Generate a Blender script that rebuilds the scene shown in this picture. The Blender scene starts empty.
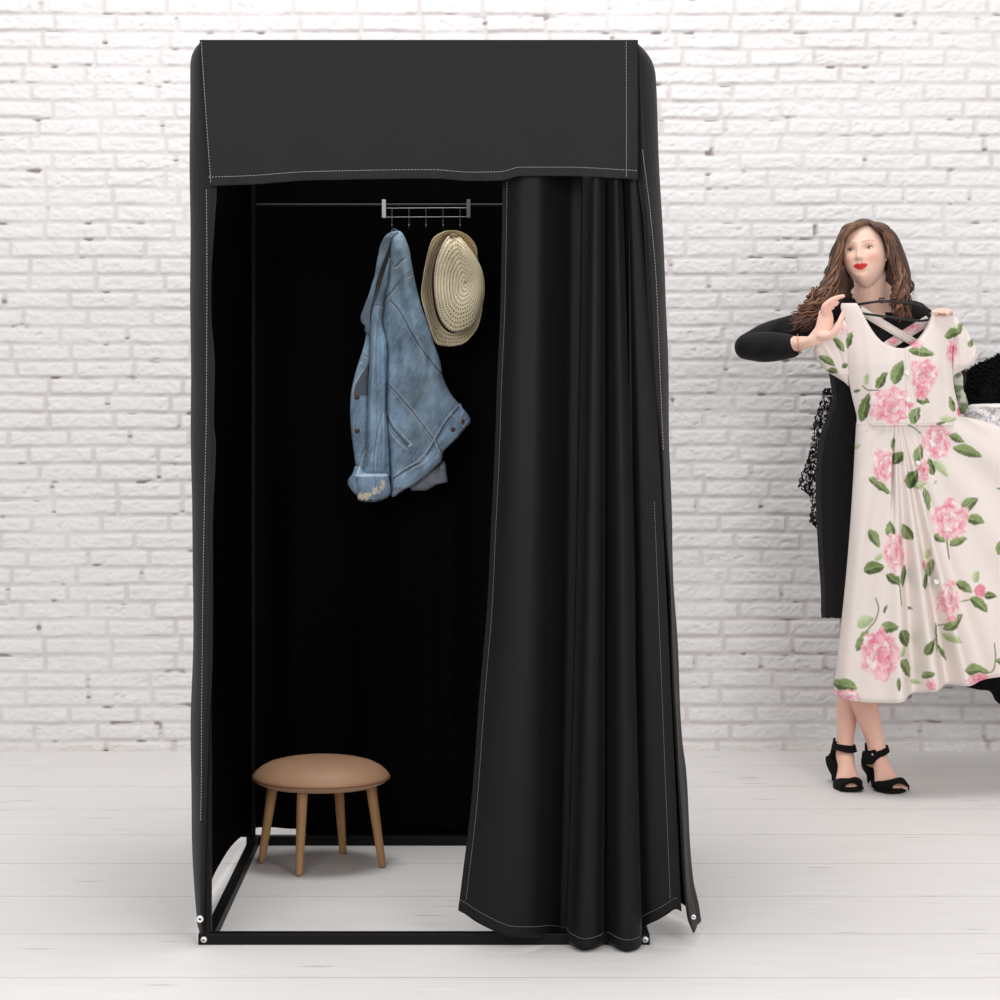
import bpy, math, random
import numpy as np
random.seed(7); RNG = np.random.RandomState(11)
SC = bpy.context.scene; COL = SC.collection
F, CX, CY, H = 2020.0, 468.0, 389.0, 1.236          # focal length, principal point, eye height
def W(px, py, d): return ((px-CX)*d/F, d, H-(py-CY)*d/F)
def V(*a): return np.array(a, float)
# ---------------------------------------------------------------- node helpers
def new_mat(name):
    m = bpy.data.materials.new(name); m.use_nodes = True
    nt = m.node_tree; b = nt.nodes['Principled BSDF']; return m, nt, b
def node(nt, typ, **k):
    n = nt.nodes.new(typ)
    for a, v in k.items():
        if a.startswith('i_'): n.inputs[a[2:].replace('_', ' ')].default_value = v
        else: setattr(n, a, v)
    return n
def math_n(nt, op, a, b=None, c=None):
    n = nt.nodes.new('ShaderNodeMath'); n.operation = op
    for i, v in enumerate((a, b, c)):
        if v is None: continue
        if isinstance(v, (int, float)): n.inputs[i].default_value = v
        else: nt.links.new(v, n.inputs[i])
    return n.outputs[0]
def mat(name, col, rough=.6, spec=.3, metal=0, noise=0, nscale=30, bump=0, bscale=200, attr=None, sheen=0, stretch=None, sss=0, coat=0):
    m, nt, b = new_mat(name); L = nt.links.new
    b.inputs['Roughness'].default_value = rough; b.inputs['Metallic'].default_value = metal
    b.inputs['Specular IOR Level'].default_value = spec
    if sheen:
        b.inputs['Sheen Weight'].default_value = sheen; b.inputs['Sheen Roughness'].default_value = .4
    if sss:
        b.inputs['Subsurface Weight'].default_value = sss; b.inputs['Subsurface Radius'].default_value = (.01, .004, .002); b.inputs['Subsurface Scale'].default_value = 1
    tc = node(nt, 'ShaderNodeTexCoord'); vec = tc.outputs['Object']
    if stretch:
        mp = node(nt, 'ShaderNodeMapping'); mp.inputs['Scale'].default_value = stretch; L(vec, mp.inputs[0]); vec = mp.outputs[0]
    base = None
    if attr:
        a = node(nt, 'ShaderNodeAttribute', attribute_name=attr); base = a.outputs['Color']
    else:
        r = node(nt, 'ShaderNodeRGB'); r.outputs[0].default_value = (*col, 1); base = r.outputs[0]
    if noise:
        n = node(nt, 'ShaderNodeTexNoise', i_Scale=nscale, i_Detail=4.0); L(vec, n.inputs['Vector'])
        f = math_n(nt, 'MULTIPLY_ADD', n.outputs['Fac'], 2*noise, 1-noise)
        mx = node(nt, 'ShaderNodeVectorMath', operation='SCALE'); L(base, mx.inputs[0]); L(f, mx.inputs['Scale']); base = mx.outputs[0]
    L(base, b.inputs['Base Color'])
    if bump:
        n = node(nt, 'ShaderNodeTexNoise', i_Scale=bscale, i_Detail=3.0); L(vec, n.inputs['Vector'])
        bp = node(nt, 'ShaderNodeBump', i_Strength=bump, i_Distance=.002); L(n.outputs['Fac'], bp.inputs['Height']); L(bp.outputs[0], b.inputs['Normal'])
    return m
# ---------------------------------------------------------------- mesh helpers
def raw_mesh(name, v, quads=None, tris=None, polys=None, smooth=True):
    me = bpy.data.meshes.new(name); v = np.asarray(v, np.float32).reshape(-1, 3)
    if polys is not None:
        me.from_pydata(v.tolist(), [], [list(p) for p in polys])
    else:
        fs = []; 
        loops = []; starts = []; tot = []; n = 0
        for arr, k in ((quads, 4), (tris, 3)):
            if arr is None or len(arr) == 0: continue
            arr = np.asarray(arr, np.int32).reshape(-1, k); loops.append(arr.ravel())
            starts.append(n+np.arange(len(arr))*k); tot.append(np.full(len(arr), k)); n += arr.size
        loops = np.concatenate(loops); starts = np.concatenate(starts); tot = np.concatenate(tot)
        me.vertices.add(len(v)); me.vertices.foreach_set('co', v.ravel())
        me.loops.add(len(loops)); me.loops.foreach_set('vertex_index', loops.astype(np.int32))
        me.polygons.add(len(starts)); me.polygons.foreach_set('loop_start', starts.astype(np.int32))
        try: me.polygons.foreach_set('loop_total', tot.astype(np.int32))
        except Exception: pass
        me.update(calc_edges=True); me.validate()
    if smooth: me.polygons.foreach_set('use_smooth', np.ones(len(me.polygons), bool))
    return me
def set_col(me, c, name='Col'):
    a = me.color_attributes.new(name, 'FLOAT_COLOR', 'POINT'); c = np.asarray(c, np.float32)
    if c.shape[1] == 3: c = np.hstack([c, np.ones((len(c), 1), np.float32)])
    a.data.foreach_set('color', c.ravel())
def link(name, me, m, parent=None, mats=()):
    o = bpy.data.objects.new(name, me); COL.objects.link(o)
    if m is not None: me.materials.append(m)
    for x in mats: me.materials.append(x)
    if parent is not None: o.parent = parent; o.location = -V(*world_loc(parent))
    return o
def world_loc(o):
    l = V(*o.location)
    while o.parent is not None: o = o.parent; l = l+V(*o.location)
    return l
def tag(o, label=None, cat=None, group=None, kind=None):
    for k, v in (('label', label), ('category', cat), ('group', group), ('kind', kind)):
        if v: o[k] = v
    return o
def thing(name, loc, label, cat, group=None):
    o = bpy.data.objects.new(name, None); o.location = loc; o.empty_display_size = .05; COL.objects.link(o); return tag(o, label, cat, group)
class MB:                                            # collects shapes into ONE mesh
    def __init__(s): s.v = []; s.f = []; s.c = []; s.n = 0
    def add(s, v, f, c=None):
        v = np.asarray(v, float).reshape(-1, 3); s.v.append(v); s.f += [tuple(int(i)+s.n for i in q) for q in f]; s.n += len(v)
        s.c.append(np.tile(np.asarray(c if c is not None else (1, 1, 1), float), (len(v), 1)) if c is None or np.ndim(c) == 1 else np.asarray(c)); return s
    def box(s, a, b, rot=None):
        x0, y0, z0 = a; x1, y1, z1 = b
        v = V((x0,y0,z0),(x1,y0,z0),(x1,y1,z0),(x0,y1,z0),(x0,y0,z1),(x1,y0,z1),(x1,y1,z1),(x0,y1,z1))
        return s.add(v, [(0,3,2,1),(4,5,6,7),(0,1,5,4),(1,2,6,5),(2,3,7,6),(3,0,4,7)])
    def tube(s, pts, r, n=10, squash=1, side=None, c=None, res=None, cap=True):
        v, f = tube(pts, r, n, squash, side, res, cap); return s.add(v, f, c)
    def ball(s, c, r, n=16, col=None):
        v, f = ball(c, r, n); return s.add(v, f, col)
    def lathe(s, prof, c, n=48, axis='z'):
        v = []; m = len(prof)
        for i in range(n):
            a = 2*math.pi*i/n
            for r, h in prof:
                if axis == 'z': v.append((c[0]+r*math.cos(a), c[1]+r*math.sin(a), c[2]+h))
                else: v.append((c[0]+r*math.cos(a), c[1]+h, c[2]+r*math.sin(a)))
        f = [(i*m+j, ((i+1) % n)*m+j, ((i+1) % n)*m+j+1, i*m+j+1) for i in range(n) for j in range(m-1)]
        return s.add(v, f)
    def mesh(s, name, smooth=True, col=False):
        me = raw_mesh(name, np.vstack(s.v), polys=s.f, smooth=smooth)
        if col: set_col(me, np.vstack(s.c))
        return me
    def build(s, name, m, parent=None, smooth=True, col=False, bevel=0):
        o = link(name, s.mesh(name, smooth, col), m, parent)
        if bevel:
            b = o.modifiers.new('b', 'BEVEL'); b.width = bevel; b.segments = 2; b.limit_method = 'ANGLE'
        return o
def catmull(P, n):
    P = np.asarray(P, float)
    if len(P) == 2: return P[0]+(P[1]-P[0])*np.linspace(0, 1, n)[:, None]
    Q = np.vstack([2*P[0]-P[1], P, 2*P[-1]-P[-2]]); t = np.linspace(0, len(P)-1-1e-9, n); i = t.astype(int); u = (t-i)[:, None]
    a, b, c, d = Q[i], Q[i+1], Q[i+2], Q[i+3]
    return .5*(2*b+(c-a)*u+(2*a-5*b+4*c-d)*u*u+(3*b-a-3*c+d)*u**3)
def tube(pts, r, n=10, squash=1, side=None, res=None, cap=True):
    """tube along pts; r per point (or number); squash: radius across 'side' is r, the other is r*squash"""
    pts = np.asarray(pts, float); k = len(pts)
    r = np.full(k, r, float) if np.isscalar(r) else np.asarray(r, float)
    sq = np.full(k, squash, float) if np.isscalar(squash) else np.asarray(squash, float)
    if res:
        D = catmull(np.hstack([pts, r[:, None], sq[:, None]]), res); pts, r, sq = D[:, :3], np.abs(D[:, 3]), D[:, 4]
    if cap:                                          # round ends
        t0 = pts[0]-pts[1]; t0 /= np.linalg.norm(t0)+1e-12; t1 = pts[-1]-pts[-2]; t1 /= np.linalg.norm(t1)+1e-12
        A = [1, .92, .7, .38, .02]; B = [0, .38, .7, .92, 1.0]; m0 = min(1, sq[0]); m1 = min(1, sq[-1])
        pre = [pts[0]+t0*r[0]*m0*b for b in B[:0:-1]]; post = [pts[-1]+t1*r[-1]*m1*b for b in B[1:]]
        pts = np.vstack([pre, pts, post]); r = np.concatenate([[r[0]*a for a in A[:0:-1]], r, [r[-1]*a for a in A[1:]]])
        sq = np.concatenate([[sq[0]]*4, sq, [sq[-1]]*4])
    T = np.gradient(pts, axis=0); T /= np.linalg.norm(T, axis=1)[:, None]+1e-12
    S = np.zeros_like(pts); s0 = np.array(side if side is not None else ((1, 0, 0) if abs(T[0][0]) < .9 else (0, 0, 1)), float)
    for i in range(len(pts)):
        if side is not None: s0 = np.array(side, float)
        s0 = s0-T[i]*np.dot(s0, T[i]); s0 /= np.linalg.norm(s0)+1e-12; S[i] = s0
    U = np.cross(T, S); a = np.linspace(0, 2*math.pi, n, endpoint=False)
    v = pts[:, None]+S[:, None]*(np.cos(a)[None, :, None]*r[:, None, None])+U[:, None]*(np.sin(a)[None, :, None]*(r*sq)[:, None, None])
    m = len(pts); f = [(i*n+j, i*n+(j+1) % n, (i+1)*n+(j+1) % n, (i+1)*n+j) for i in range(m-1) for j in range(n)]
    f += [tuple(range(n-1, -1, -1)), tuple((m-1)*n+j for j in range(n))]
    return v.reshape(-1, 3), f
def ball(c, r, n=16):
    r = (r, r, r) if np.isscalar(r) else r; m = n//2+1
    th = np.linspace(.001, math.pi-.001, m+1); ph = np.linspace(0, 2*math.pi, n, endpoint=False)
    v = np.stack([np.sin(th)[:, None]*np.cos(ph)*r[0]+c[0], np.sin(th)[:, None]*np.sin(ph)*r[1]+c[1], np.cos(th)[:, None]*np.ones(n)*r[2]+c[2]], -1)
    f = [(i*n+j, (i+1)*n+j, (i+1)*n+(j+1) % n, i*n+(j+1) % n) for i in range(m) for j in range(n)]
    return v.reshape(-1, 3), f
def table(keys, x):                                  # smooth monotone-ish interpolation of rows of keys (k, v1, v2..)
    K = np.asarray(keys, float); k = K[:, 0]; x = np.asarray(x, float); out = []
    for c in range(1, K.shape[1]):
        y = K[:, c]; h = np.diff(k); dl = np.diff(y)/h; m = np.zeros(len(k)); m[0] = dl[0]; m[-1] = dl[-1]
        for i in range(1, len(k)-1):
            m[i] = 0 if dl[i-1]*dl[i] <= 0 else 2*dl[i-1]*dl[i]/(dl[i-1]+dl[i])
        i = np.clip(np.searchsorted(k, x)-1, 0, len(k)-2); t = np.clip((x-k[i])/h[i], 0, 1); hh = h[i]
        out.append((2*t**3-3*t**2+1)*y[i]+(t**3-2*t**2+t)*hh*m[i]+(-2*t**3+3*t**2)*y[i+1]+(t**3-t**2)*hh*m[i+1])
    return out
def grid_quads(ny, nx, off=0, flip=False, wrap=False):
    i, j = np.meshgrid(np.arange(ny-1), np.arange(nx if wrap else nx-1), indexing='ij'); j2 = (j+1) % nx
    q = np.stack([i*nx+j, i*nx+j2, (i+1)*nx+j2, (i+1)*nx+j], -1).reshape(-1, 4)+off
    return q[:, ::-1] if flip else q
_L = {}
def vnoise(x, y, seed=0):
    if seed not in _L: _L[seed] = np.random.RandomState(seed).rand(257, 257)
    g = _L[seed]; xi = np.floor(x).astype(int); yi = np.floor(y).astype(int); fx = x-xi; fy = y-yi
    fx = fx*fx*(3-2*fx); fy = fy*fy*(3-2*fy); a = xi % 256; b = yi % 256
    return (g[a, b]*(1-fx)+g[a+1, b]*fx)*(1-fy)+(g[a, b+1]*(1-fx)+g[a+1, b+1]*fx)*fy
def fbm(x, y, seed=0, o=3):
    s = 0; a = 1; t = 0
    for k in range(o): s = s+a*vnoise(x*2**k, y*2**k, seed+k); t += a; a *= .5
    return s/t
def pillow(name, rows, d0, thick, m, parent, extra=None, colfn=None, step=.7, pw=4, back=1.0, taper=6, mats=()):
    """closed soft shape: rows = (y px, left px, right px) give its outline at distance d0, thick its half depth"""
    y0, y1 = rows[0][0], rows[-1][0]; ny = max(3, int((y1-y0)/step)+1); ys = np.linspace(y0, y1, ny); xl, xr = table(rows, ys)
    nx = max(4, int(np.max(xr-xl)/step)+1); s = np.linspace(-1, 1, nx)
    X = xl[:, None]+(xr-xl)[:, None]*(s+1)/2; Y = np.repeat(ys[:, None], nx, 1)
    prof = np.sqrt(np.clip(1-np.abs(s)**pw, 0, 1))[None]*np.sqrt(np.clip(np.minimum((ys-y0), (y1-ys))/taper, .02, 1))[:, None]
    ex = extra(X, Y) if extra is not None else 0
    wpx = (xr-xl)[:, None]*d0/F*.5; th = np.minimum(thick, wpx)
    fd = -th*prof+ex; bd = th*back*prof+ex
    def pts(dd): return np.stack([(X-CX)*d0/F, d0+dd+0*X, H-(Y-CY)*d0/F], -1).reshape(-1, 3)
    v = np.vstack([pts(fd), pts(bd)]); n = ny*nx; q = [grid_quads(ny, nx), grid_quads(ny, nx, n, True)]
    for k in (0, ny-1):
        j = np.arange(nx-1); a = k*nx+j; e = np.stack([a, a+1, a+1+n, a+n], -1); q.append(e[:, ::-1] if k == 0 else e)
    for k in (0, nx-1):
        i = np.arange(ny-1)*nx+k; e = np.stack([i, i+nx, i+nx+n, i+n], -1); q.append(e if k == 0 else e[:, ::-1])
    me = raw_mesh(name, v, np.vstack(q))
    if colfn is not None:
        c = colfn(X.ravel(), Y.ravel()); set_col(me, np.vstack([c, c]))
    return link(name, me, m, parent, mats)
def union(parts, voxel, smooth=4, keep=None):
    """one continuous surface from overlapping closed shapes"""
    mb = MB()
    for v, f in parts: mb.add(v, f)
    me = mb.mesh('tmp'); o = bpy.data.objects.new('tmp', me); COL.objects.link(o)
    r = o.modifiers.new('r', 'REMESH'); r.mode = 'VOXEL'; r.voxel_size = voxel; r.use_smooth_shade = True
    if smooth: s = o.modifiers.new('s', 'SMOOTH'); s.factor = .5; s.iterations = smooth
    dg = bpy.context.evaluated_depsgraph_get(); out = bpy.data.meshes.new_from_object(o.evaluated_get(dg))
    bpy.data.objects.remove(o); bpy.data.meshes.remove(me)
    n = len(out.vertices); co = np.zeros(n*3, np.float32); out.vertices.foreach_get('co', co); co = co.reshape(-1, 3)
    fc = np.array([p.vertices[:] for p in out.polygons if len(p.vertices) == 4]); tr = [p.vertices[:] for p in out.polygons if len(p.vertices) == 3]
    bpy.data.meshes.remove(out); return co.astype(float), fc, tr
def dashes(mb, pts, r=.0006, dash=.0045, gap=.0025):
    P = np.asarray(pts, float); seg = np.linalg.norm(np.diff(P, axis=0), axis=1); L = np.concatenate([[0], np.cumsum(seg)]); t = 0
    while t+dash < L[-1]:
        a, b = [np.array([np.interp(u, L, P[:, k]) for k in range(3)]) for u in (t, t+dash)]
        mb.tube([a, b], r, n=4, cap=False); t += dash+gap
def srgb(*c):
    return tuple(((x/255+.055)/1.055)**2.4 if x > 10 else x/255/12.92 for x in c)
# ================================================================ floor and wall
def floor_mat():
    m, nt, b = new_mat('whitewashed_planks'); L = nt.links.new
    g = node(nt, 'ShaderNodeNewGeometry'); sx = node(nt, 'ShaderNodeSeparateXYZ'); L(g.outputs['Position'], sx.inputs[0])
    wob = node(nt, 'ShaderNodeTexNoise', i_Scale=1.3, i_Detail=2.0); L(g.outputs['Position'], wob.inputs['Vector'])
    y = math_n(nt, 'ADD', sx.outputs[1], math_n(nt, 'MULTIPLY', wob.outputs['Fac'], .008))
    yy = math_n(nt, 'DIVIDE', math_n(nt, 'ADD', y, -.166), .340)
    row = math_n(nt, 'FLOOR', yy); fr = math_n(nt, 'FRACT', yy)
    rn = node(nt, 'ShaderNodeTexWhiteNoise', noise_dimensions='1D'); L(row, rn.inputs['W'])
    xx = math_n(nt, 'ADD', math_n(nt, 'DIVIDE', sx.outputs[0], 1.9), math_n(nt, 'MULTIPLY', rn.outputs['Value'], 7.3))
    fx = math_n(nt, 'FRACT', xx)
    e1 = math_n(nt, 'MINIMUM', fr, math_n(nt, 'SUBTRACT', 1.0, fr)); e2 = math_n(nt, 'MULTIPLY', math_n(nt, 'MINIMUM', fx, math_n(nt, 'SUBTRACT', 1.0, fx)), 11.6)
    e2 = math_n(nt, 'MAXIMUM', e2, math_n(nt, 'MULTIPLY', math_n(nt, 'LESS_THAN', rn.outputs['Value'], 2.0), 1.0)) 
    e = math_n(nt, 'MINIMUM', e1, e2)
    gap = node(nt, 'ShaderNodeMapRange'); gap.inputs['From Min'].default_value = .0035; gap.inputs['From Max'].default_value = .011; L(e, gap.inputs['Value'])
    # patchy strength of joints
    ps = node(nt, 'ShaderNodeTexNoise', i_Scale=2.2, i_Detail=2.0); L(g.outputs['Position'], ps.inputs['Vector'])
    # grain, stretched along the boards
    mp = node(nt, 'ShaderNodeMapping'); mp.inputs['Scale'].default_value = (2.2, 26, 1); L(g.outputs['Position'], mp.inputs[0])
    gr = node(nt, 'ShaderNodeTexNoise', i_Scale=2.4, i_Detail=6.0, i_Distortion=.5); L(mp.outputs[0], gr.inputs['Vector'])
    mp2 = node(nt, 'ShaderNodeMapping'); mp2.inputs['Scale'].default_value = (3.2, 22, 1); L(g.outputs['Position'], mp2.inputs[0])
    kn = node(nt, 'ShaderNodeTexVoronoi', i_Scale=1.0, i_Randomness=1.0); L(mp2.outputs[0], kn.inputs['Vector'])
    knr = node(nt, 'ShaderNodeMapRange'); knr.inputs['From Min'].default_value = .03; knr.inputs['From Max'].default_value = .16; L(kn.outputs['Distance'], knr.inputs['Value'])
    sel = node(nt, 'ShaderNodeSeparateColor'); L(kn.outputs['Color'], sel.inputs[0])
    kmask = math_n(nt, 'MULTIPLY', math_n(nt, 'SUBTRACT', 1.0, knr.outputs[0]), math_n(nt, 'GREATER_THAN', sel.outputs[0], .55))
    mp3 = node(nt, 'ShaderNodeMapping'); mp3.inputs['Scale'].default_value = (1.0, 60, 1); L(g.outputs['Position'], mp3.inputs[0])
    st = node(nt, 'ShaderNodeTexNoise', i_Scale=1.7, i_Detail=3.0); L(mp3.outputs[0], st.inputs['Vector'])
    str_ = node(nt, 'ShaderNodeMapRange'); str_.inputs['From Min'].default_value = .66; str_.inputs['From Max'].default_value = .74; L(st.outputs['Fac'], str_.inputs['Value'])
    cr = node(nt, 'ShaderNodeValToRGB'); cr.color_ramp.elements[0].position = .3; cr.color_ramp.elements[0].color = (.70, .672, .655, 1); cr.color_ramp.elements[1].position = .7; cr.color_ramp.elements[1].color = (.745, .72, .705, 1)
    L(gr.outputs['Fac'], cr.inputs[0])
    def mix(f, a, bcol):
        x = node(nt, 'ShaderNodeMix', data_type='RGBA'); L(f, x.inputs[0]); L(a, x.inputs[6]); x.inputs[7].default_value = (*bcol, 1); return x.outputs[2]
    c = cr.outputs[0]
    c = mix(math_n(nt, 'MULTIPLY', math_n(nt, 'SUBTRACT', 1.0, gap.outputs[0]), math_n(nt, 'MULTIPLY_ADD', ps.outputs['Fac'], .9, .1)), c, (.36, .31, .28))
    c = mix(math_n(nt, 'MULTIPLY', kmask, .62), c, (.36, .31, .28))
    c = mix(math_n(nt, 'MULTIPLY', str_.outputs[0], .22), c, (.47, .42, .38))
    L(c, b.inputs['Base Color']); b.inputs['Roughness'].default_value = .5; b.inputs['Specular IOR Level'].default_value = .2
    bp = node(nt, 'ShaderNodeBump', i_Strength=.35, i_Distance=.002); hs = math_n(nt, 'ADD', gap.outputs[0], math_n(nt, 'MULTIPLY', gr.outputs['Fac'], .12)); L(hs, bp.inputs['Height']); L(bp.outputs[0], b.inputs['Normal'])
    return m
WALL = 6.895
fl = MB(); fl.add([(-4, .5, 0), (4, .5, 0), (4, WALL, 0), (-4, WALL, 0), (-4, .5, -.05), (4, .5, -.05), (4, WALL, -.05), (-4, WALL, -.05)], [(0,1,2,3),(7,6,5,4),(0,4,5,1),(1,5,6,2),(2,6,7,3),(3,7,4,0)])
tag(fl.build('floor', floor_mat(), smooth=False), kind='structure')
def brick_wall():
    xs = np.concatenate([np.arange(-4, -1.7, .02), np.arange(-1.7, 1.95, .0045), np.arange(1.95, 4.001, .02)])
    zs = np.concatenate([np.arange(0, 2.7, .0042), np.arange(2.7, 3.31, .02)]); X, Z = np.meshgrid(xs, zs)
    P = .0589; wz = Z+.012*(fbm(X*1.3, Z*1.3, 3)-.5)+.0075*(fbm(X*7, Z*11, 5)-.5)+.003*(fbm(X*35, Z*35, 6)-.5)+.022
    row = np.floor(wz/P).astype(int); fz = (wz/P-row)*P; R = np.random.RandomState(4)
    nr = row.max()+2; off = np.array([(.109 if k % 2 else 0)+R.uniform(-.035, .035) for k in range(nr)]); LN = R.uniform(.200, .238, nr)
    wx = X+.010*(fbm(X*12, Z*14, 8)-.5)+off[row]+10; Ln = LN[row]; ci = np.floor(wx/Ln).astype(int)
    fx = wx-ci*Ln; rb = vnoise(ci*17.3+.5, row*7.7+.5, 20); rb2 = vnoise(ci*5.1+.5, row*11.9+.5, 21)
    dx = np.minimum(fx, Ln-fx); dz = np.minimum(fz, P-fz)
    # slightly varied joint widths, some joints filled with paint
    jn = .0035*(fbm(X*30, Z*30, 30)-.5)
    fillv = np.clip(fbm(X*5, Z*5, 33)*2.4-.75, 0, 1)
    cr = .009; qx = np.clip(dx-.0035, 0, cr); qz = np.clip(dz-.0030, 0, cr)
    e = 1-np.sqrt(((cr-qx)/cr)**2+((cr-qz)/cr)**2); e = np.clip(e+jn*60, 0, 1); e = e*e*(3-2*e)
    depth = (.0036+.0026*rb2)*(1-.6*fillv)
    face = .0055*(fbm(X*20, Z*34, 40, 4)-.5)+.0044*(fbm(X*80, Z*95, 45, 2)-.5)+.0030*(rb-.5)
    h = e*depth+face*e
    pit = np.clip((fbm(X*38+rb*9, Z*75-X*20, 50, 2)-.70)*9, 0, 1)*np.clip(rb2*1.6-.3, 0, 1)*e; h = h-pit*.003
    hole = np.clip((fbm(X*17, Z*60, 55, 2)-.765)*10, 0, 1)*(1-e); h = h-hole*.006
    Y = WALL-h; ny, nx = X.shape
    v = np.stack([X, Y, Z], -1).reshape(-1, 3)
    dirt = (1-e)*(.35+.65*fbm(X*4, Z*9, 60))
    c0 = V(.785, .772, .77); c1 = V(.60, .555, .55); c2 = V(.30, .255, .24)
    t = np.clip(dirt*1.0*(1-.4*fillv), 0, 1)[..., None]; col = c0*(1-t)+c1*t; hh = np.clip(hole*.9+pit*.10, 0, 1)[..., None]; col = col*(1-hh)+c2*hh
    bt = (np.clip(1-Z/.035, 0, 1)*fbm(X*6, Z*3, 70))[..., None]*.5; col = col*(1-bt)+V(.62, .50, .40)*bt
    me = raw_mesh('wall_back', v, grid_quads(ny, nx)); set_col(me, col.reshape(-1, 3))
    m = mat('painted_brick', (1, 1, 1), rough=.7, spec=.25, attr='Col', noise=.03, nscale=25, bump=.5, bscale=170)
    tag(link('wall_back', me, m), kind='structure')
    bk = MB(); bk.box((-4, WALL+.02, -.05), (4, WALL+.2, 3.3)); tag(bk.build('wall_core', m), kind='structure')
brick_wall()
# ================================================================ changing booth
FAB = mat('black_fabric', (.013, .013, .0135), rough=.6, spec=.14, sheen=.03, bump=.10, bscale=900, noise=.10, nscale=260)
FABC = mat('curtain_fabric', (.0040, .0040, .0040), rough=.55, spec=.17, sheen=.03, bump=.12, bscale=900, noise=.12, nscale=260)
FABIN = mat('fabric_dark_inside', (.0010, .0010, .0011), rough=.85, spec=.02)  # inner side of the fabric, coloured near-black so the booth interior stays dark
MET = mat('black_powder_metal', (.0045, .0045, .005), rough=.5, spec=.14)
THR = mat('cream_thread', (.42, .40, .37), rough=.8)
SIL = mat('zinc_screw', (.80, .80, .80), rough=.3, metal=.6)
booth = thing('changing_booth', (-.09, 5.0, 0), 'tall black fabric changing booth with metal base frame and half-drawn curtain', 'changing booth')
XL, XR, YF, YB, T = -.600, .404, 4.49, 5.49, .025
def screw(p, par, ax='y'):
    s = MB(); s.lathe([(0, -.0045), (.003, -.0045), (.0066, -.0025), (.0072, 0)], p, 20, 'y'); s.build('screw', SIL, par)
    k = MB(); k.box((p[0]-.0035, p[1]-.0053, p[2]-.0008), (p[0]+.0035, p[1]-.004, p[2]+.0008)); k.box((p[0]-.0008, p[1]-.0053, p[2]-.0035), (p[0]+.0008, p[1]-.004, p[2]+.0035)); k.build('screw_slot', MET, par)
def bar(name, a, b):
    return MB().box(a, b).build(name, MET, booth, smooth=False, bevel=.0018)
fb = bar('base_bar', (XL, YF, 0), (XR, YF+T, T)); bb = bar('base_bar', (XL, YB-T, 0), (XR, YB, T))
screw((XL+.013, YF-.0005, .0125), fb); screw((XR-.010, YF-.0005, .0125), fb)
bar('base_bar', (XL+.01, YF+T, 0), (XL+.01+T, YB-T, T)); bar('base_bar', (XR-T, YF+T, 0), (XR, YB-T, T))
for x in (XL+.013, XR-T-.022):
    for y in (YF+.0, YB-T): bar('post', (x, y, T), (x+(.016 if y < 5 else .011), y+.018, 1.935))
for a, b in (((XL, YF, 1.935), (XR-.022, YF+T, 1.955)), ((XL, YB-T, 1.935), (XR-.022, YB, 1.955)), ((XL, YF+T, 1.935), (XL+T, YB-T, 1.955)), ((XR-T-.022, YF+T, 1.935), (XR-.022, YB-T, 1.955))): bar('top_bar', a, b)
RAILM = mat('dark_steel_rail', (.02, .02, .02), rough=.45, spec=.3, metal=0)
MB().tube([(XL+.03, 5.455, 1.7335), (XR-.02, 5.455, 1.7335)], .0035, 10).build('hanging_rail', RAILM, booth)
s = MB(); s.ball((-.595, 5.35, 1.735), .0035, 10); 
def sheet(name, Pt, m, par, inner=None, th=.002, flip=False, mod=True):
    ny, nx, _ = Pt.shape; me = raw_mesh(name, Pt.reshape(-1, 3), grid_quads(ny, nx, 0, flip)); o = link(name, me, m, par, (inner,) if inner else ())
    if mod:
        s = o.modifiers.new('s', 'SOLIDIFY'); s.thickness = th; s.offset = -1
        if inner: s.material_offset = 1
    return o
# ---- rear panel
nx, nz = 160, 60; xx = np.linspace(XL-.016, XR+.022, nx); bot = .016+.024*np.clip((.165-(xx-XL))/.02, 0, 1)*np.clip((xx-XL-.012)/.008, 0, 1)
Pt = np.zeros((nz, nx, 3)); tt = np.linspace(0, 1, nz)[:, None]; top = 1.99
Pt[..., 2] = top+(bot[None]-top)*tt; Pt[..., 0] = xx[None]; Pt[..., 1] = YB+.012+.006*np.sin(xx*31)*(.3+tt)+.004*np.sin(xx*57+1)*tt
FABINR = mat('rear_dark_inside', (.0013, .0013, .0013), rough=.6, spec=.03)  # inside of the rear panel, its darkness put into the colour
sheet('rear_panel', Pt, FABINR, booth, FAB, th=.002, flip=True)
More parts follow.
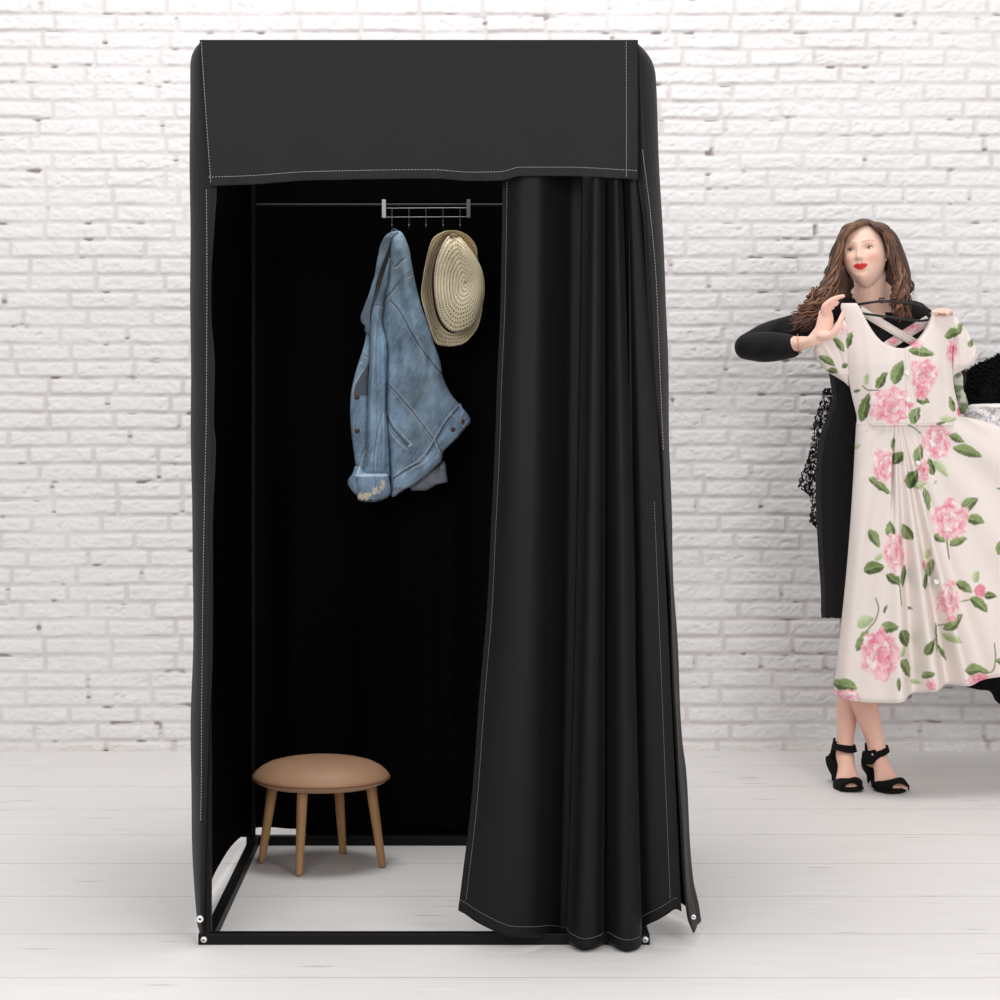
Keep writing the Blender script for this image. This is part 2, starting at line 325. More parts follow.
# ---- side panels, wrapping round the front posts
def side_panel(inner, sil, XM, ztab, sgn, stitch, yb_front, dfront):
    ny, ns = 240, 90; yp = np.linspace(0, 1, ny)
    O = np.zeros((ny, ns, 3)); s = np.linspace(0, 1, ns)
    for i, t in enumerate(yp):
        y = 40.5+(yb_front-40.5)*t; xi = table(inner, [y])[0][0]; xs = table(sil, [y])[0][0]
        rd = np.clip((66-y)/26, 0, 1); Xm = XM-sgn*.03*rd**2
        d1 = dfront-.006; pts = [((xi-CX)*dfront/F, dfront), ((xi*.55+xs*.45-CX)*d1/F, d1), ((xs*.97+xi*.03-CX)*(dfront+.05)/F, dfront+.05), ((xs-CX)*4.62/F, 4.62), (Xm+sgn*.018, 4.86), (Xm+sgn*.005, 5.2), (XM, YB+.018)]
        Q = catmull(pts, ns); z = H-(y-CY)*dfront/F
        O[i, :, 0] = Q[:, 0]+.0008*np.sin(y*.045+s*9)*(s > .05); O[i, :, 1] = Q[:, 1]
        zt = table([(4.4, 2.01), (5.6, 2.0)], Q[:, 1])[0]; zb = table(ztab, Q[:, 1])[0]
        z0 = H-(40.5-CY)*dfront/F; z1 = H-(yb_front-CY)*dfront/F; k = (z0-z)/(z0-z1); O[i, :, 2] = zt+(zb-zt)*k
    o = sheet('side_panel', O, FAB, booth, FABIN, th=.0022, flip=(sgn > 0)); 
    mb = MB()
    for st in stitch:
        ys = np.linspace(st[0][0], st[-1][0], 60); xs = table(st, ys)[0]; pts = []
        for x, y in zip(xs, ys):
            t = (y-40.5)/(yb_front-40.5); i = min(ny-1, max(0, int(t*(ny-1)))); X = (x-CX)*dfront/F; row = O[i, :40]; j = np.argmin(np.abs(row[:, 0]-X)); pts.append((X, row[j, 1]-.0022, H-(y-CY)*dfront/F))
        dashes(mb, pts)
    if stitch: mb.build('stitching', THR, o)
    return o
innerL = [(40, 204), (185, 217), (220, 215), (300, 210.5), (367, 215), (420, 214), (445, 216), (525, 213), (615, 213), (680, 212), (700, 210.3), (760, 208), (830, 206), (932, 204)]
silL = [(40.5, 200), (42, 197.5), (46, 194.5), (52, 192.5), (60, 191.5), (70, 191.3), (400, 192.2), (500, 193), (600, 194.5), (650, 194), (750, 192), (830, 193), (900, 195.5), (935, 198)]
zL = [(4.4, .031), (4.5, .028), (4.8, .010), (4.87, .026), (5.0, .046), (5.18, .054), (5.30, .047), (5.42, .034), (5.5, .022)]
lp = side_panel(innerL, silL, XL-.01, zL, -1, [[(190, 207), (250, 207.5), (400, 207), (500, 205), (600, 203), (700, 202), (780, 202), (822, 201)]], 932, 4.481)
innerR = [(40, 632), (180, 638), (220, 643), (304, 647.6), (388, 652.4), (450, 659.6), (520, 664), (600, 669), (700, 673), (800, 679), (888, 684), (915, 687), (930, 692.5)]
silR = [(40.5, 638), (44, 643), (50, 648.5), (58, 652.5), (68, 654.6), (100, 656), (150, 658), (220, 661), (280, 664), (364, 666.5), (450, 668), (520, 670), (588, 672), (650, 675.5), (748, 680), (776, 683), (888, 690), (915, 695), (930, 697)]
zR = [(4.4, .030), (4.5, .031), (4.6, .032), (4.8, .06), (5.2, .07), (5.5, .04)]
rp = side_panel(innerR, silR, XR+.012, zR, 1, [[(150, 642), (220, 650.7), (280, 656), (364, 659.6), (450, 663)]], 930, 4.484)
g = MB(); gp = W(200, 919, 4.47); g.lathe([(.003, -.003), (.0045, -.0045), (.0075, -.003), (.008, 0)], gp, 18, 'y'); g.build('grommet', SIL, lp)
g = MB(); gp = W(693.5, 917, 4.47); g.lathe([(.002, -.003), (.003, -.0045), (.005, -.003), (.0055, 0)], gp, 18, 'y'); g.build('grommet', SIL, rp)
# ---- valance
nx, ny = 260, 120; u = np.linspace(0, 1, nx); botv = table([(0, 186), (.1, 184.4), (.23, 180.5), (.52, 178.5), (.61, 181), (.68, 180.5), (.725, 176), (.83, 176), (1, 179.5)], u)[0]
rows = []; stl = []
for j, t in enumerate(np.concatenate([[-.06, -.03], np.linspace(0, 1, ny-2)])):
    tt = max(t, 0); y = 40+(botv-40)*tt; xl = 199.5+10*tt; xr = 638-0*tt; x = xl+(xr-xl)*u
    hem = np.clip((y-(botv-9))/9, 0, 1); rip = .0025*np.sin(u*34)*tt**3+.004*(fbm(u*40, tt*3+0*u, 9)-.5)*hem*2
    d = 4.466-.004*np.sin(tt*3.1)+rip-.003*(hem > 0)
    z = H-(y-CY)*d/F
    if t < 0: d = np.full(nx, 4.466+(.02 if t < -.05 else .006)); z = np.full(nx, H+349*4.466/F+(.0015 if t > -.05 else .001))
    rows.append(np.stack([(x-CX)*4.466/F, d, z], -1))
VAL = np.array(rows); va = sheet('valance', VAL, FAB, booth, FAB, th=.002, flip=True)
# rounded return of the valance over the top bar
mb = MB()
def onval(u_, y):
    i = int(round(u_*(nx-1))); col = VAL[2:, i]; yy = CY+(H-col[:, 2])*F/col[:, 1]; d = np.interp(y, yy, col[:, 1]); return np.array([np.interp(y, yy, col[:, 0]), d-.0013, H-(y-CY)*d/F])
dashes(mb, [onval(a, np.interp(a, u, botv)-8.8) for a in np.linspace(0, 1, 200)])
dashes(mb, [onval(.003, y) for y in np.linspace(42, 184, 60)]); dashes(mb, [onval(.974, y) for y in np.linspace(42, 177, 60)])
mb.build('stitching', THR, va)
# ---- curtain, drawn to the right and hanging in front of the base bar
K = np.array([(503, 458, 912, .030, .030), (508, 465, 915, .026, .018), (513, 474, 920, .010, .002), (522, 490, 926.5, -.004, -.018), (536, 511, 934, -.008, -.028), (545, 528, 936.5, .004, -.012), (553, 541, 940, .030, .020), (563, 552, 944, .062, .060), (575, 561, 948, .085, .085), (585, 567.5, 949, .080, .080),
  (587, 569, 947.5, .045, .040), (590, 573, 946, .008, -.005), (596, 583, 947, -.012, -.030), (603, 596, 946, -.002, -.016), (606.5, 602.5, 947, .020, .010), (608.5, 606.5, 950, .055, .055), (610.5, 610.5, 947.5, .026, .020), (613, 616, 947, -.002, -.014), (617, 627, 948, -.010, -.030), (621, 637, 948, .002, -.014), (623.5, 641.5, 946, .022, .006), (625.5, 643.5, 934, .050, .045),
  (628, 650, 928, .014, .026), (632, 659, 922.5, .004, .018), (637, 668, 917, .006, .022), (641, 677, 912, .014, .026), (643, 683, 915, .020, .028)])
ku = np.concatenate([[0], np.cumsum(np.hypot(np.diff(K[:, 1]), np.diff(K[:, 4])*450))]); ku /= ku[-1]
nx, ny = 420, 200; u = np.linspace(0, 1, nx); tb = table(np.column_stack([ku, K]), u); xt, xb, yb, dt, db = tb
def soft(a, k):
    w_ = np.hanning(k+2)[1:-1]; w_ /= w_.sum(); p = k//2; return np.convolve(np.concatenate([np.full(p, a[0]), a, np.full(p, a[-1])]), w_, 'valid')
dt = soft(dt, 17); db = soft(db, 17)
mk = np.clip((.36-u)/.05, 0, 1); dt = dt*(1-mk)+soft(dt, 61)*mk; db = db*(1-mk)+soft(db, 61)*mk
ts = np.linspace(0, 1, ny); C = np.zeros((ny, nx, 3))
WL_ = table([(0, 0), (.03, .005), (.18, .05), (.29, .13), (.38, .18), (.49, .27), (.58, .34), (.715, .53), (.85, .70), (.957, .91), (1, 1)], ts)[0]
for i, t in enumerate(ts):
    y = 168+(yb-168)*t; w = WL_[i]*(1-u)+u*t**.86
    # left edge keeps to the photographed line, a slow S
    x = xt+(xb-xt)*w
    fold = dt+(db-dt)*np.clip(t*1.3, 0, 1)
    fold = fold+.0035*np.sin(u*60+t*3)*t*np.interp(u, [0, .1, .4, 1], [0, .3, .3, 1])+.010*np.sin(t*5+u*4)*t*np.interp(u, [0, .3, .5, 1], [1, .6, .2, .2])
    d = 4.452+fold+.030*np.clip(1-t*2.5, 0, 1)
    C[i, :, 0] = (x-CX)*4.452/F; C[i, :, 1] = d; C[i, :, 2] = H-(y-CY)*(4.452+fold*.0)/F
cu = sheet('curtain', C, FABC, booth, FABC, th=.0016, flip=True)
# keep the hem clear of the floor
mb = MB()
def oncur(u_, t):
    i = min(ny-1, int(t*(ny-1))); j = min(nx-1, int(u_*(nx-1))); return C[i, j]+np.array([0, -.0015, 0])
dashes(mb, [oncur(ku[1]*1.0, t) for t in np.linspace(.02, .985, 200)]); dashes(mb, [oncur(a, .985) for a in np.linspace(.004, .99, 400)])
dashes(mb, [oncur(ku[-2]*.985, t) for t in np.linspace(.45, .985, 150)])
mb.build('stitching', mat('grey_thread', (.20, .19, .175), rough=.8), cu)
# ================================================================ hook rack on the rear rail
CHR = mat('brushed_chrome', (.30, .29, .27), rough=.35, metal=.8); WHT = mat('white_steel', (.75, .75, .75), rough=.35, spec=.5)
DH = 5.44
rk = thing('hook_rack', W(426, 218, DH), 'narrow wire rack with five hooks clipped on the rear rail of the booth', 'hook rack')
def plate(px, m):
    a = W(px-2, 218, DH-.004); b = W(px+2, 200, DH+.004); MB().box((a[0], DH-.012, a[2]), (b[0], DH+.011, b[2])).build('end_plate', m, rk, smooth=False, bevel=.0008)
plate(384, WHT); plate(468.5, mat('grey_steel', (.22, .22, .22), rough=.4, metal=.5))
for yy in (208, 217): MB().tube([W(385, yy+.2, DH), W(468, yy-.2, DH)], .0011, 8).build('wire', CHR, rk)
for px in (392, 409, 426, 443, 460):
    h = MB(); h.tube([W(px, 207.5, DH-.003), W(px, 222, DH-.003), W(px, 227.5, DH-.006), W(px, 229.5, DH-.018), W(px, 228.5, DH-.030), W(px, 226, DH-.036)], .0010, 8, res=24)
    h.ball(W(px, 225.5, DH-.037), .0024, 10); h.build('hook', CHR, rk)
# ================================================================ stool
LEA = mat('tan_leather', srgb(172, 134, 106), rough=.5, spec=.3, noise=.10, nscale=14, bump=.15, bscale=350)
OAK = mat('oiled_oak', srgb(165, 126, 86), rough=.5, spec=.3, noise=.16, nscale=16, stretch=(9, 9, .8), bump=.1, bscale=60)
SX, SY = -.381, 5.24
st = thing('stool', (SX, SY, 0), 'low round stool with tan leather cushion and four oak legs', 'stool')
q = MB(); q.lathe([(0, .205), (.11, .206), (.145, .210), (.168, .2195), (.1775, .2275)], (SX, SY, 0), 80); q.v[0][:, 1] = SY+(q.v[0][:, 1]-SY)*.82; q.build('seat_base', LEA, st)
q = MB(); q.lathe([(.1775, .2275), (.1795, .231), (.1765, .2365), (.170, .2450), (.156, .2565), (.136, .2665), (.110, .2735), (.080, .2785), (.045, .2808), (.015, .2815), (0, .2815)], (SX, SY, 0), 80); q.v[0][:, 1] = SY+(q.v[0][:, 1]-SY)*.82; se = q.build('cushion', LEA, st)
q = MB(); a = np.linspace(0, 2*math.pi, 81); q.tube(np.stack([SX+.1788*np.cos(a), SY+.1788*.82*np.sin(a), .2285+0*a], -1), .0017, 6, cap=False); q.build('piping', mat('dark_leather_piping', srgb(120, 78, 52), rough=.5), se)
for (fx, fy, tx, ty) in ((-.537, 5.262, -.505, 5.25), (-.428, 5.122, -.4225, 5.16), (-.332, 5.36, -.342, 5.31), (-.222, 5.215, -.2525, 5.225)):
    MB().tube([(fx, fy, .0095), (fx+(tx-fx)*.5, fy+(ty-fy)*.5, .115), (tx, ty, .222)], [.0098, .0122, .0145], 20, res=14).build('leg', OAK, st)
# ================================================================ 2D printing of a garment's own colours (pattern space = garment plane)
class Print:
    def __init__(s, x0, y0, x1, y1, k, base):
        s.x0, s.y0, s.k = x0, y0, k; s.w = int((x1-x0)*k); s.h = int((y1-y0)*k)
        s.X, s.Y = np.meshgrid(x0+(np.arange(s.w)+.5)/k, y0+(np.arange(s.h)+.5)/k); s.a = np.tile(V(*base), (s.h, s.w, 1))
    def win(s, cx, cy, r):
        i0 = max(0, int((cy-r-s.y0)*s.k)); i1 = min(s.h, int((cy+r-s.y0)*s.k)+1); j0 = max(0, int((cx-r-s.x0)*s.k)); j1 = min(s.w, int((cx+r-s.x0)*s.k)+1)
        return slice(i0, i1), slice(j0, j1)
    def put(s, sl, m, c):
        m = np.clip(m, 0, 1)[..., None]; s.a[sl] = s.a[sl]*(1-m)+np.asarray(c)*m
    def line(s, pts, w, c, al=1, soft=.4, dash=None):
        P = np.array(pts, float)
        if len(P) > 2: P = catmull(P, len(P)*6)
        cx, cy = P.mean(0); r = np.max(np.abs(P-[cx, cy]))+w+2; sl = s.win(cx, cy, r); X, Y = s.X[sl], s.Y[sl]; D = np.full(X.shape, 1e9); T = np.zeros(X.shape); L = 0
        for a, b in zip(P[:-1], P[1:]):
            d = b-a; l = np.hypot(*d)+1e-9; t = np.clip(((X-a[0])*d[0]+(Y-a[1])*d[1])/l**2, 0, 1); q = np.hypot(X-a[0]-t*d[0], Y-a[1]-t*d[1]); u = q < D; D = np.where(u, q, D); T = np.where(u, L+t*l, T); L += l
        m = np.clip((w/2-D)/soft+.5, 0, 1)*al
        if dash: m = m*((T/dash) % 1 < .6)
        s.put(sl, m, c)
    def poly(s, pts, c, al=1):
        P = np.array(pts, float); cx, cy = P.mean(0); r = np.max(np.abs(P-[cx, cy]))+1; sl = s.win(cx, cy, r); X, Y = s.X[sl], s.Y[sl]; ins = np.zeros(X.shape, bool)
        for a, b in zip(P, np.roll(P, -1, 0)):
            c_ = (a[1] > Y) != (b[1] > Y); ins ^= c_ & (X < (b[0]-a[0])*(Y-a[1])/(b[1]-a[1]+1e-12)+a[0])
        s.put(sl, ins*al, c)
    def leaf(s, cx, cy, ln, ang, wd, tone=0, clip=None):
        sl = s.win(cx, cy, ln*.7+2); X, Y = s.X[sl]-cx+2.2*(fbm(s.X[sl]*.30, s.Y[sl]*.30, 150)-.5), -(s.Y[sl]-cy)+2.2*(fbm(s.X[sl]*.30+40, s.Y[sl]*.30, 151)-.5); a = math.radians(ang); u = (X*math.cos(a)+Y*math.sin(a))/(ln/2); v = (-X*math.sin(a)+Y*math.cos(a))/(wd/2)
        v = v+.18*(u*u-.3); e = np.clip(1-u*u, 0, 1)**.75*(1-.28*u); m = np.clip((e-np.abs(v))*wd*.5+.3, 0, 1)*(np.abs(u) < 1)
        lo, hi = [(V(.09, .125, .05), V(.27, .35, .15)), (V(.06, .085, .035), V(.17, .235, .085)), (V(.36, .45, .22), V(.55, .62, .40))][tone]
        n = fbm(s.X[sl]*.35+7, s.Y[sl]*.35, 90); t = np.clip(.5+.55*np.sign(v)*np.clip(np.abs(v)*2, 0, 1)*.8+(n-.5)*1.2, 0, 1)[..., None]; c = lo*(1-t)+hi*t
        rib = (np.abs(v) < .10)*.55; c = c*(1-rib[..., None])+V(.40, .46, .24)*rib[..., None]
        if clip is not None: m = m*clip(s.X[sl], s.Y[sl])
        s.put(sl, m, c)
    def rose(s, cx, cy, rx, ry, seed=0, clip=None, deep=0):
        R = np.random.RandomState(seed); sl = s.win(cx, cy, max(rx, ry)*1.25+1); X, Y = (s.X[sl]-cx)/rx, (s.Y[sl]-cy)/ry; X = X+.34*(fbm(s.X[sl]*.20+seed*5, s.Y[sl]*.20, 160)-.5)+.12*(fbm(s.X[sl]*.8, s.Y[sl]*.8, 162)-.5); Y = Y+.34*(fbm(s.X[sl]*.20+seed*5, s.Y[sl]*.20+60, 161)-.5)+.12*(fbm(s.X[sl]*.8, s.Y[sl]*.8+30, 163)-.5); r = np.hypot(X, Y); a = np.arctan2(Y, X)
        edge = .90+.10*np.abs(np.sin(a*2.5+seed))+.05*np.sin(a*9+seed*2); m = np.clip((edge-r)*min(rx, ry)*.8, 0, 1)
        PK = V(.74, .20, .30); LT = V(.84, .60, .60); WH = V(.88, .80, .77); DP = V(.60, .07, .14)
        c = np.tile(LT, X.shape+(1,)); c = c*1.0
        n = fbm(s.X[sl]*.16+seed*3, s.Y[sl]*.16, 92); t = np.clip((n-.42)*3.2, 0, 1)[..., None]; c = c*(1-t)+PK*1.15*t*.75+c*t*.25
        for k in range(15):                          # overlapping petals, outside in, each light at its lip and rose at its foot
            aa = k*2.4+seed; rr = .78*(1-k/15)+.05; px, py = rr*math.cos(aa), rr*math.sin(aa); pr = .42-.012*k
            d = np.hypot(X-px, Y-py)/pr; w = np.clip((1-d)*5, 0, 1)[..., None]; along = ((X-px)*math.cos(aa)+(Y-py)*math.sin(aa))/pr
            tt = np.clip(.5+.75*along+1.5*(n-.5), 0, 1)[..., None]; pc = PK*(1-tt)+(WH if k % 2 else LT)*tt
            if deep: pc = pc*(1-deep)+DP*deep
            c = c*(1-w*.85)+pc*w*.85
            rim = (np.abs(d-.96) < .05)[..., None]*.5; c = c*(1-rim)+(DP*.6+PK*.4)*rim
        if rx > 12 and not deep:
            q = (r < .34)*(fbm(s.X[sl]*.7, s.Y[sl]*.7, 95+seed % 3) > .60); q = q[..., None]*.55; c = c*(1-q)+V(.40, .52, .56)*q
        if clip is not None: m = m*clip(s.X[sl], s.Y[sl])
        s.put(sl, m, c)
    def at(s, x, y):
        j = np.clip(((x-s.x0)*s.k-.5), 0, s.w-1.001); i = np.clip(((y-s.y0)*s.k-.5), 0, s.h-1.001); j0 = j.astype(int); i0 = i.astype(int); fj = (j-j0)[:, None]; fi = (i-i0)[:, None]; a = s.a
        return (a[i0, j0]*(1-fj)+a[i0, j0+1]*fj)*(1-fi)+(a[i0+1, j0]*(1-fj)+a[i0+1, j0+1]*fj)*fi
# ================================================================ denim jacket on the first hook
DEN = mat('washed_denim', (1, 1, 1), rough=.85, spec=.15, attr='Col', noise=.16, nscale=420, bump=.35, bscale=650)
BRZ = mat('bronze_button', srgb(92, 58, 48), rough=.45, metal=.3)
PR = Print(340, 225, 480, 510, 4, (.235, .335, .45))
n1 = fbm(PR.X*.06, PR.Y*.05, 110, 4); n2 = fbm(PR.X*.5+PR.Y*.25, PR.Y*.12, 115, 2); tw = .5+.5*np.sin((PR.X*.8-PR.Y*.9)*2.2)
PR.a = PR.a*(.45+1.15*n1+.45*(n2-.5)+.22*(tw-.5)+.30*(vnoise(PR.X*1.6, PR.Y*.9, 118)-.5))[..., None]
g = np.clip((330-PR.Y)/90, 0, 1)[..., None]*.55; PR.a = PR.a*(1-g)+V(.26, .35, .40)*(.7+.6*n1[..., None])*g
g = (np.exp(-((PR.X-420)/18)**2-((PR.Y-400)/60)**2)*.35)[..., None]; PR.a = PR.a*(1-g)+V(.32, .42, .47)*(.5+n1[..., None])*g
DK, LTS = V(.045, .06, .09), V(.62, .66, .68)
def seam(p, w=.7, off=1.8, both=True):
    PR.line(p, w*1.4, DK, .8); q = [(x+off*.8, y-off*.8) for x, y in p]; PR.line(q, .7, LTS, .75, dash=1.8)
    if both: PR.line([(x-off*.2+.4, y+off*.7) for x, y in p], .6, LTS, .6)
seam([(383, 304), (389, 297), (397, 287), (405, 279), (413, 274)], 1.0, 2.2); PR.line([(384, 300), (392, 291), (400, 281), (412, 271)], .8, DK, .7)
PR.line([(392.5, 263), (395.5, 267), (400, 262.5), (406, 258)], 1.0, DK, .9); PR.line([(393, 265), (396, 268.8), (406, 259.5)], .8, LTS, .8)
seam([(391, 301), (399, 310), (405, 321), (412, 334), (420, 347), (430, 360), (441, 374)], .8, 2.6); seam([(388, 384), (400, 397), (412, 411), (422, 424), (433, 439)], .7, 2)
PR.line([(387.5, 417), (393, 428), (400, 436), (409, 446)], 1.4, DK, .9); PR.line([(389.5, 416), (395, 425), (403, 434), (411.5, 443.5)], .8, LTS, .9); PR.line([(409, 446), (412, 444)], 1.2, LTS, .9); PR.line([(386, 424), (392, 434), (400, 443), (407, 449)], .8, LTS, .8)
PR.line([(394, 478), (404, 471), (413, 466), (424, 458), (432, 447), (440, 433), (448, 420), (459, 407)], 1.3, DK, .9); PR.line([(393, 475.5), (404, 468.5), (413, 463.5), (423, 455.5), (431, 444), (439, 430), (447, 417.5), (458, 405)], .7, LTS, .9)
PR.line([(391, 494), (402, 488.5), (415, 481), (430, 470.5), (440, 460)], .8, LTS, .9); PR.line([(443, 450), (455, 436.5), (467, 421.5)], .8, LTS, .8)
PR.line([(436, 440), (440, 449), (442, 453)], 1.4, DK, .9); PR.line([(434.5, 439), (438.5, 448), (440.5, 452)], .8, LTS, .9); PR.line([(411, 465), (423, 459.5), (426, 455)], .8, LTS, .6); PR.line([(412, 468.5), (425, 462), (428, 457)], .8, LTS, .6)
for x, y in ((455, 411), (440, 446)): PR.line([(x-6, y+2), (x+7, y+10)], .6, LTS, .5)
# sleeve and placket marks
PR.line([(384, 413), (380, 428), (377, 447), (375, 474)], .8, LTS, .7); PR.line([(382.5, 413), (378.5, 428), (375.5, 447), (373.5, 474)], .7, DK, .6)
PR.line([(367, 366), (361, 374), (355, 384), (352.5, 394)], .8, LTS, .9); PR.line([(366, 450), (362, 460), (358, 473)], .9, LTS, .9); PR.line([(353, 402), (352.5, 430), (355, 455)], .6, DK, .4)
PR.line([(371, 306), (378, 305), (384, 306)], 1.2, V(.10, .07, .08), .8)
for y in range(396, 470, 5): PR.line([(355, y), (364, y+1)], .8, V(.10, .17, .28), .35)
PR.line([(363, 350), (366, 352), (369, 356)], .9, LTS, .8); PR.line([(362, 356), (368, 359)], .9, LTS, .8)
jk = thing('denim_jacket', W(397, 231, 5.42), 'faded blue denim jacket hanging from the leftmost hook inside the booth', 'jacket')
def fold(*W_):
    def f(X, Y):
        o = 0*X
        for (x0, y0, x1, y1, s, a) in W_:
            dx, dy = x1-x0, y1-y0; l = math.hypot(dx, dy); t = ((X-x0)*dx+(Y-y0)*dy)/l; q = ((X-x0)*dy-(Y-y0)*dx)/l; o = o+a*np.exp(-(q/s)**2)*np.clip((t+10)/20, 0, 1)*np.clip((l+10-t)/20, 0, 1)
        return o
    return f
cA = lambda x, y: PR.at(x, y)
GR = V(.085, .08, .085)
body = [(231, 394, 400), (234, 391.5, 403), (240, 391, 406), (250, 390.5, 409.5), (262, 390, 411.5), (275, 389, 414), (285, 388, 416), (295, 385.5, 418.5), (308, 383, 422), (320, 381.5, 426.5), (330, 382, 430), (345, 385, 434.5), (355, 386.5, 438.5), (364, 387, 441), (375, 386, 442.5), (382, 386, 445), (393, 386, 450.5), (405, 386, 460), (413, 386, 465.5), (421, 387, 470.2), (429, 387.5, 464), (438, 388, 457), (445, 388.5, 449.5), (452, 389, 443), (460, 389.5, 441), (468, 390, 433.5), (474, 390.3, 428), (484, 391, 415), (490, 391.5, 403), (496, 392, 394)]
fb_ = fold((397, 240, 440, 440, 7, -.012), (400, 250, 395, 440, 5, .010), (415, 330, 455, 425, 6, -.008), (430, 350, 428, 450, 4, .006), (396, 300, 420, 470, 5, -.006))
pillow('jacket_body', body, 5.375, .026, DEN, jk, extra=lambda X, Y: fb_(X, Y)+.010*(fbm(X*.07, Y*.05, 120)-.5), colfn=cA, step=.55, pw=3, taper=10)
inner = [(233, 391, 398), (240, 386, 397), (250, 383, 396), (262, 380, 396), (275, 377, 394), (290, 372, 392), (305, 368, 390), (320, 365, 386), (335, 366, 384), (352, 368, 382)]
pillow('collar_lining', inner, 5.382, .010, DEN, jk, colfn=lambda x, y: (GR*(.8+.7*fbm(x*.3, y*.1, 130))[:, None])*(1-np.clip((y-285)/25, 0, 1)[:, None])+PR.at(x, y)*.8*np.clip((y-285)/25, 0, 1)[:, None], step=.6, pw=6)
coll = [(231.5, 392, 399), (235, 386, 396), (240, 382.5, 391.5), (247, 379.6, 389), (255, 378, 386.5), (262, 376.6, 383.5), (270, 375.4, 380.5), (276, 374.5, 378.6), (284, 371.8, 376.5), (292, 369.5, 375), (300, 366.5, 373.5), (308, 363.5, 371.5), (318, 360.3, 370.5), (322, 361, 370.5), (327, 365, 371), (330, 364.5, 371), (335, 368, 371)]
def colc(x, y):
    c = PR.at(x, y)*.85; xl, xr = table(coll, y); t = np.clip((x-xr+2.2)/1.2, 0, 1)[:, None]; t2 = np.clip((y-285)/20, 0, 1)[:, None]*.6; c = c*(1-t2)+V(.13, .14, .16)*t2; return c*(1-t*.7)+V(.30, .34, .36)*t*.7
pillow('collar', coll, 5.362, .008, DEN, jk, colfn=colc, step=.5, pw=4)
slv = [(258, 389, 390.5), (272, 384.5, 389), (284, 381, 388), (296, 377.5, 385), (310, 372.5, 383), (320, 370.8, 382), (345, 370, 387), (358, 369.5, 387.5), (370, 369, 387), (385, 368, 386.5), (400, 367.5, 386), (415, 367, 386.5), (430, 366.5, 388), (445, 366, 389), (460, 365, 389.5), (476, 362, 390)]
fs = fold((378, 310, 371, 400, 2.6, -.006), (378, 330, 380, 470, 2.4, .008), (384, 350, 386, 400, 2, -.006), (371, 400, 370, 470, 3, -.005), (385, 400, 384, 470, 2.4, -.006))
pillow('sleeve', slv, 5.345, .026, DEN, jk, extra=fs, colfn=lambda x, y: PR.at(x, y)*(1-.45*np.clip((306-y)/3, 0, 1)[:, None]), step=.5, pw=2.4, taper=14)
plk = [(335, 366, 369), (342, 364.6, 370.2), (350, 362.5, 370.5), (358, 360, 370), (365, 357.6, 369.5), (374, 355, 369), (382, 353, 369), (392, 351, 368.5), (400, 350.3, 368), (412, 350, 368), (425, 350.6, 368), (440, 352, 368), (455, 354, 367), (468, 356, 368), (480, 358, 368)]
def pc(x, y):
    c = PR.at(x, y); e = np.interp(y, [362, 372, 384, 394, 400], [369, 363, 356, 353.2, 360]); t = ((x > e) & (y > 364) & (y < 396))*.75; return c*(1-t[:, None])+GR*t[:, None]  # dark triangle: shadow inside the placket edge, painted into the colour
pk = pillow('front_placket', plk, 5.372, .010, DEN, jk, colfn=pc, step=.5, pw=4)
def button(x, y, d, par, r=.0065, m=None):
    b = MB(); c = W(x, y, d); b.lathe([(0, -.0035), (r*.7, -.0035), (r, -.002), (r, .002)], c, 20, 'y'); return b.build('button', m or BRZ, par)
button(357, 397, 5.361, pk); button(357.3, 431, 5.361, pk); button(361.2, 363.3, 5.361, pk, .0028, WHT)
fl_l = [(466, 355, 360), (474, 352, 366), (480, 348, 388), (484, 347.6, 388), (488, 350, 388), (492, 353, 386), (496, 357, 384)]
cuf = [(473, 355, 387.5), (477, 354, 389), (482, 355, 390), (488, 356, 391), (493, 357, 390.8), (497, 357.2, 388), (500, 358, 382), (502, 364, 376)]
def cc(x, y):
    c = PR.at(x, y)*1.05; R = np.random.RandomState(3)
    e = (np.abs(y-475)<.8)*.7; c = c*(1-e[:, None])+LTS*e[:, None]; e = (np.abs(x-376) < .6)*.5; c = c*(1-e[:, None])+V(.10, .16, .26)*e[:, None]; return c
pillow('cuff', fl_l, 5.338, .022, DEN, jk, colfn=lambda x, y: PR.at(x, y)*1.05, step=.6, pw=3, taper=3)
ck = pillow('cuff', cuf, 5.332, .030, DEN, jk, colfn=cc, step=.5, pw=2.6, taper=3)
em = MB(); R = np.random.RandomState(5)
for k in range(26):
    t = R.rand(); x = 359+28*t+R.randn()*1.2; y = 497-15*max(0, t-.25)/.75*1.0+R.randn()*1.8; y = min(y, 499.5-.25*abs(x-370)*.4)
    s_ = abs(x-373)/17; dd = 5.332-.030*math.sqrt(max(.05, 1-s_**2.6))-.0005; c = V(*W(x, y, dd)); r = R.uniform(.0035, .0065)
    for q in range(5):
        a = q*1.257+k; em.tube([c, c+r*V(math.cos(a), -.15, math.sin(a))], [r*.16, r*.34], 6, squash=.5)
em.build('flower_embroidery', mat('cream_embroidery', srgb(226, 212, 196), rough=.8), ck)
band = [(403, 462, 460.5), (407.5, 459, 462.5), (413, 453, 467), (421, 448, 471), (429, 443, 464.5), (438, 437.5, 457.5), (445, 433, 450), (452, 428.5, 443.5), (460, 421.5, 441.8), (468, 408, 434), (474, 399, 427.5), (478, 393.5, 422.5), (484, 392, 415.4), (490, 391.5, 404), (496.5, 391.5, 394.5)]
band[0] = (403.5, 458.6, 460.6)
wb = pillow('waistband', band, 5.372, .0245, DEN, jk, extra=lambda X, Y: fb_(X, Y)*.9-.0035+.010*(fbm(X*.07, Y*.05, 120)-.5), colfn=cA, step=.5, pw=3, taper=5)
button(462, 421.5, 5.346, wb); button(453, 429.5, 5.342, wb)
